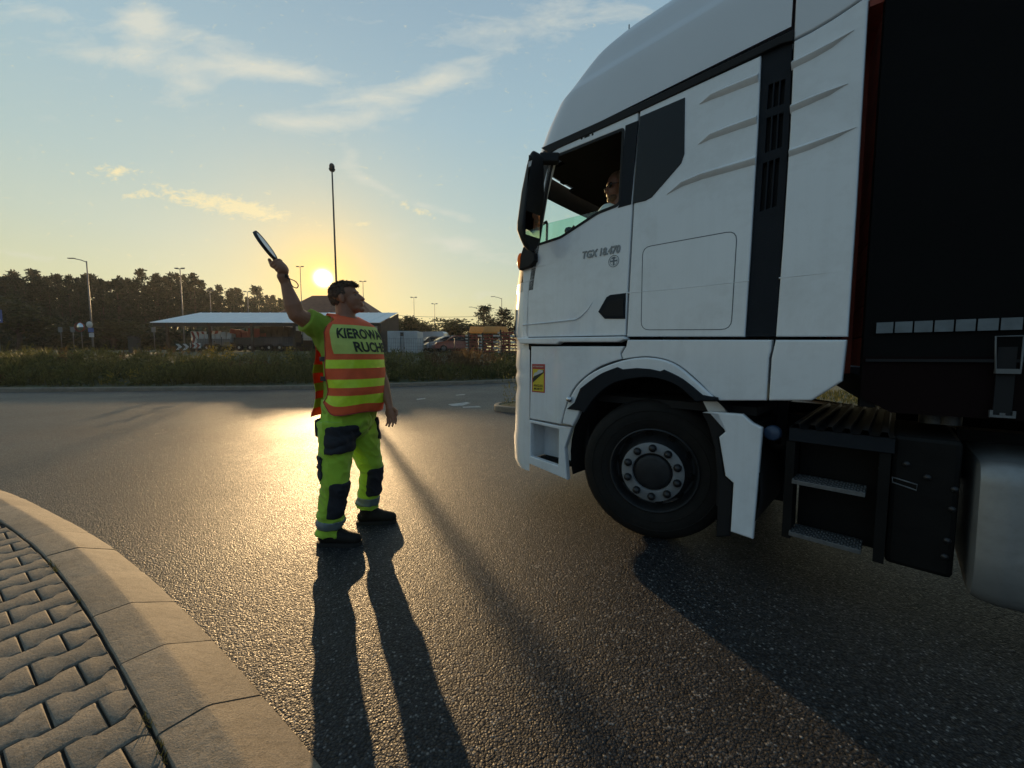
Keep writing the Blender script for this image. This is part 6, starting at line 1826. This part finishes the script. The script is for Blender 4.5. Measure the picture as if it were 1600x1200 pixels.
def house():
    dep = 66; z = 2.6
    zr = D(500, 458.5, dep)[2]; zr2 = D(540, 452, dep)[2]
    P = lambda px, py, d=dep: Vector(D(px, py, d))
    e = empty('house', (P(520, 540).x, dep, z), 0, 'house with a broad brown pitched roof behind the shed', 'house'); o = (P(520, 540).x, dep, z)
    xa, xb = P(448, 500).x, P(598, 500).x; ze = P(500, 495).z
    MB().bbox((xa + 1, dep - 3, z - .5), (xb - 1, dep + 7, ze)).build('wall', M['plaster'], e, o)
    ra, rb = P(488, 459), P(556, 459); yr = dep + 2
    b = MB(); q = [(xa, dep - 4, ze - .2), (xb, dep - 4, ze - .2), (xb, dep + 8, ze - .2), (xa, dep + 8, ze - .2), (ra.x * yr / dep, yr, ra.z), (rb.x * yr / dep, yr, ra.z)]
    b.add(q, [(0, 1, 5, 4), (2, 3, 4, 5), (1, 2, 5), (3, 0, 4), (3, 2, 1, 0)]); rf = b.build('roof', M['rooftile'], e, o)
    x = P(512, 460).x; MB().bbox((x - .35, yr - .3, ra.z - .4), (x + .35, yr + .3, ra.z + .15)).build('chimney', M['rooftile'], rf, o)
    for k in range(4):
        x = xa + 3 + k * 3.4; f_ = MB().bbox((x, dep - 3.06, z + 1.0), (x + 1.2, dep - 2.99, z + 2.3)).build('window', M['blackgloss'], e, o)
house()
def fence():
    """mesh fence of the yard"""
    e = empty('mesh_fence', (-8, 28.5, 0), 0, 'dark wire mesh fence with thin posts along the front of the yard', 'fence'); o = (-8, 28.5, 0)
    pts = []
    for px, dep in ((300, 30.5), (420, 30.5), (500, 30.5), (600, 30), (660, 30), (700, 29), (752, 27), (789, 25), (830, 23.5)):
        p = D(px, 548, dep); pts.append((p[0], p[1]))
    P_, s_ = resample(pts, .14); b = MB(); hh = 1.15
    zf = lambda x, y: terrain_z(x, y)
    zz = [zf(*p) for p in P_]
    for (x, y), z in zip(P_, zz): b.box((x, y, z + hh / 2), (.012, .012, hh))
    for h in (.08, .3, .55, .8, hh):
        for i in range(len(P_) - 1): b.beam((*P_[i], zz[i] + h), (*P_[i + 1], zz[i + 1] + h), .010, .010)
    b.build('mesh', M['darkpole'], e, o, fix=False)
    for i in range(0, len(P_), 17): MB().tube([(*P_[i], zz[i] - .2), (*P_[i], zz[i] + hh + .08)], .035, 8).build('post', M['darkpole'], e, o)
fence()
for k, (px, pt, w) in enumerate(((209, 527, .30), (216, 530, .14))):
    x, y, z = ground_at(px, 30); h = D(px, pt, 30)[2] - z
    b = MB().bbox((x - w, y - .12, z - .2), (x + w, y + .12, z + h)).bbox((x - w - .04, y - .16, z + h), (x + w + .04, y + .16, z + h + .06))
    tag(b.build('gate_post', M['darkpole'], bevel=.02), ('wide dark gate post left of the shed' if k == 0 else 'slim dark gate post beside the wider one left of the shed'), 'gate post')

def sign_post(px, py, dep, name, lab, cat, make):
    x, y, z = ground_at(px, dep); zc = D(px, py, dep)[2]; e = empty(name, (x, y, z), 0, lab, cat)
    MB().tube([(0, .03, -.2), (0, .03, zc - z + .25)], .03, 8).build('post', M['lampgrey'], e); make(e, zc - z)
def m_mirror(e, h):
    MB().lathe([(0, .0001), (-.02, .2), (-.06, .38), (-.07, .43), (-.05, .45), (.05, .45), (.06, .0001)], (0, -.10, h), (0, -1, 0), 28).build('mirror_dome', M['chrome'], e)
    MB().lathe([(-.08, .43), (-.11, .46), (.0, .47), (.03, .46)], (0, -.06, h), (0, 1, 0), 28).build('mirror_rim', M['redpaint'], e)
sign_post(129, 511, 38, 'convex_mirror', 'round convex traffic mirror on a post before the wood', 'mirror', m_mirror)
def m_signs(e, h):
    MB().lathe([(0, .0001), (0, .30), (.02, .30), (.02, .0001)], (-.15, -.04, h + .75), (0, 1, 0), 20).build('round_sign', M['whitepaint'], e)
    MB().bbox((-.3, -.05, h + .05), (.2, -.02, h + .45)).build('blue_sign', M['bluepaint'], e); MB().bbox((-.25, -.05, h - .40), (.2, -.02, h - .02)).build('plate_sign', M['contwhite'], e)
sign_post(146, 520, 36, 'sign_post', 'post with a round sign above small blue and white plates under the lamp', 'signs', m_signs)
def m_back(e, h): MB().bbox((-.25, -.02, h - .3), (.25, .02, h + .3)).build('sign_plate', M['lampgrey'], e)
for px, lab in ((97, 'grey back of a small road sign, leftmost of two before the wood'), (116, 'grey back of a small road sign next to the convex mirror'), (242, 'grey back of a small road sign left of the shed roof')):
    sign_post(px, 515, 46, 'road_sign', lab, 'sign', m_back)
def m_cross(e, h):
    MB().bbox((-.36, -.03, h - .36), (.36, 0, h + .36)).build('sign_plate', M['bluepaint'], e, bevel=.01)
    f_ = MB(); f_.add([(-.29, -.034, h - .26), (.29, -.034, h - .26), (0, -.034, h + .27)], [(0, 1, 2)]); tri = f_.build('triangle', M['whitepaint'], e)
    w = MB(); y = -.038
    w.lathe([(0, .0001), (0, .035)], (.03, y, h + .10), (0, 1, 0), 12, smooth=False)
    for a, b_, t in (((.02, .05), (.0, -.08), .035), ((0, -.08), (.07, -.22), .022), ((0, -.08), (-.08, -.22), .022), ((.02, .04), (.10, -.05), .016), ((.02, .04), (-.08, -.03), .016)):
        d = Vector((b_[0] - a[0], b_[1] - a[1])); nn = Vector((-d.y, d.x)).normalized() * t
        w.add([(a[0] + nn.x, y, h + a[1] + nn.y), (a[0] - nn.x, y, h + a[1] - nn.y), (b_[0] - nn.x, y, h + b_[1] - nn.y), (b_[0] + nn.x, y, h + b_[1] + nn.y)], [(0, 1, 2, 3)])
    w.build('walking_figure', M['ink'], tri)
sign_post(-1, 494, 22, 'crossing_sign', 'blue pedestrian crossing sign with white triangle at the left edge', 'sign', m_cross)

def car(px, dep, rz, lab, paint, van=False, cat='car'):
    x, y, z = ground_at(px, dep); e = empty('parked_car' if not van else 'parked_van', (x, y, z), rz, lab, cat)
    L, W = (4.3, 1.76) if not van else (5.0, 1.95); H = 1.5 if not van else 2.1
    if van: prof = [(-2.5, .35), (-2.5, 1.9), (-2.35, 2.1), (.9, 2.1), (1.5, 1.95), (2.05, 1.25), (2.45, 1.05), (2.5, .8), (2.5, .35)]; gl = [(.75, 1.25), (.75, 1.9), (1.40, 1.85), (1.9, 1.25)]
    else: prof = [(-2.1, .35), (-2.15, .75), (-2.0, .95), (-1.7, 1.02), (-1.2, 1.42), (-.9, 1.5), (.2, 1.48), (.55, 1.38), (1.15, .98), (1.9, .85), (2.12, .65), (2.1, .35)]; gl = [(-1.55, 1.03), (-1.1, 1.38), (.15, 1.41), (.5, 1.32), (.98, 1.02)]
    b = MB(); n = len(prof)
    rows = []
    for yy_, k in ((-1, .0), (-1, .985), (-.9, 1.0), (.9, 1.0), (1, .985), (1, 0)):
        rows.append([(p * (1 if k == 0 else (.99 if abs(yy_) == 1 else 1)), yy_ * W / 2 * (1 - .10 * max(0, (q - .95) / .6)), (q if k else .6)) if k else (0, yy_ * W / 2 * .9, .7) for p, q in prof + prof[:1]])
    b.grid(rows, smooth=True); bd = b.build('body', M[paint], e, auto=30)
    for s in (-1, 1):
        gm = MB(); gm.add([(p, s * (W / 2 * (1 - .10 * max(0, (q - .95) / .6)) + .006), q) for p, q in gl], [tuple(range(len(gl)))]); gm.build('window', M['blackgloss'], e, fix=False)
    wsx = [(gl[-1][0] + .10, gl[-1][1] + .0), (gl[-2][0] + .12, gl[-2][1])]
    ws_ = MB(); ws_.add([(wsx[0][0] + .05, -W * .42, wsx[0][1] + .02), (wsx[0][0] + .05, W * .42, wsx[0][1] + .02), (wsx[1][0] + .05, W * .38, wsx[1][1] + .02), (wsx[1][0] + .05, -W * .38, wsx[1][1] + .02)], [(0, 1, 2, 3)]); ws_.build('windscreen', M['blackgloss'], e)
    for s in (-1, 1):
        for xx in (-L * .31, L * .31):
            wl = MB().lathe([(-.1, .15), (-.1, .29), (-.07, .32), (.06, .32), (.09, .29), (.09, .2)], (xx, s * (W / 2 - .08), .32), (0, s, 0), 20).build('wheel', M['rubber'], e)
            MB().lathe([(.07, .20), (.09, .17), (.07, .0001)], (xx, s * (W / 2 - .08), .32), (0, s, 0), 16).build('rim', M['lampgrey'], wl)
        MB().ell((L * .47, s * W * .36, .68), (.10, .18, .08)).build('headlight', M['whitepaint'], e)
car(699, 36, R(205), 'pale silver car parked facing left in the yard', 'carwhite')
car(714, 34.5, R(200), 'rusty red car parked beside the pale silver one', 'carred')
car(665, 44, R(170), 'pale van parked behind the white container', 'carwhite', True, 'van')
car(684, 41, R(30), 'dark car with glinting bonnet left of the pale silver car', 'cardark')
def barrier_stack(px, dep, w, rows_, lab, top=None):
    x, y, z = ground_at(px, dep); e = empty('barrier_stack', (x, y, z), 0, lab, 'barrier stack')
    fr = MB()
    for s in (-w / 2, w / 2): fr.bbox((s - .05, -.5, -.1), (s + .05, -.4, rows_ * .26 + .2)).bbox((s - .05, .4, -.1), (s + .05, .5, rows_ * .26 + .2))
    fr.bbox((-w / 2, -.5, .05), (w / 2, .5, .12)); fr.build('rack', M['darkpole'], e)
    b = MB()
    for k in range(rows_):
        z0 = .16 + k * .26; sh = rnd.uniform(-.08, .08)
        b.bbox((-w / 2 - .1 + sh, -.42, z0), (w / 2 + .1 + sh, .42, z0 + .10), k=0)
        for s in (-1, 1): b.bbox((s * (w / 2 + .1) - .12 + sh, -.43, z0 - .005), (s * (w / 2 + .1) + .12 + sh, .43, z0 + .105), k=1)
        if k % 2: b.bbox((-.2 + sh, -.43, z0 - .005), (.25 + sh, .43, z0 + .105), k=1)
    for q in range(4): b.bbox((-w / 2 + w * (q + .5) / 4 - .03, -.46, .1), (-w / 2 + w * (q + .5) / 4 + .03, -.43, rows_ * .26 + .1), k=0)
    b.build('striped_boards', [M['redpaint'], M['whitepaint']], e)
    if top: MB().prism([(-w / 2, 0), (w / 2, 0), (w / 2 - .15, .5), (-w / 2 + .15, .55)], -.5, .5, lambda p, q, t: (p, t, rows_ * .26 + .2 + q)).build('tarpaulin', M[top], e, bevel=.08)
barrier_stack(728, 35, 2.6, 5, 'rack of red and white barrier boards behind the rusty red car')
barrier_stack(751, 34, 2.0, 6, 'rack of red and white boards under a beige cover, left of two', 'beige')
barrier_stack(775, 33, 2.2, 6, 'taller rack of striped boards under a glowing beige cover near the lorry', 'beige')
barrier_stack(801, 32, 2.0, 7, 'rack of striped red boards partly hidden by the nose of the lorry')
# overhead wire between masts, plus the few overhead cables
p, q = Vector(D(560, 487, 70)), Vector(D(760, 494, 70))
b = MB(); b.tube([p.lerp(q, t) + Vector((0, 0, -.5 * math.sin(t * math.pi))) for t in np.linspace(0, 1, 12)], .03, 5)
tag(b.build('overhead_cable', M['darkpole']), 'thin overhead cable sagging across the yellow sky', 'cable')
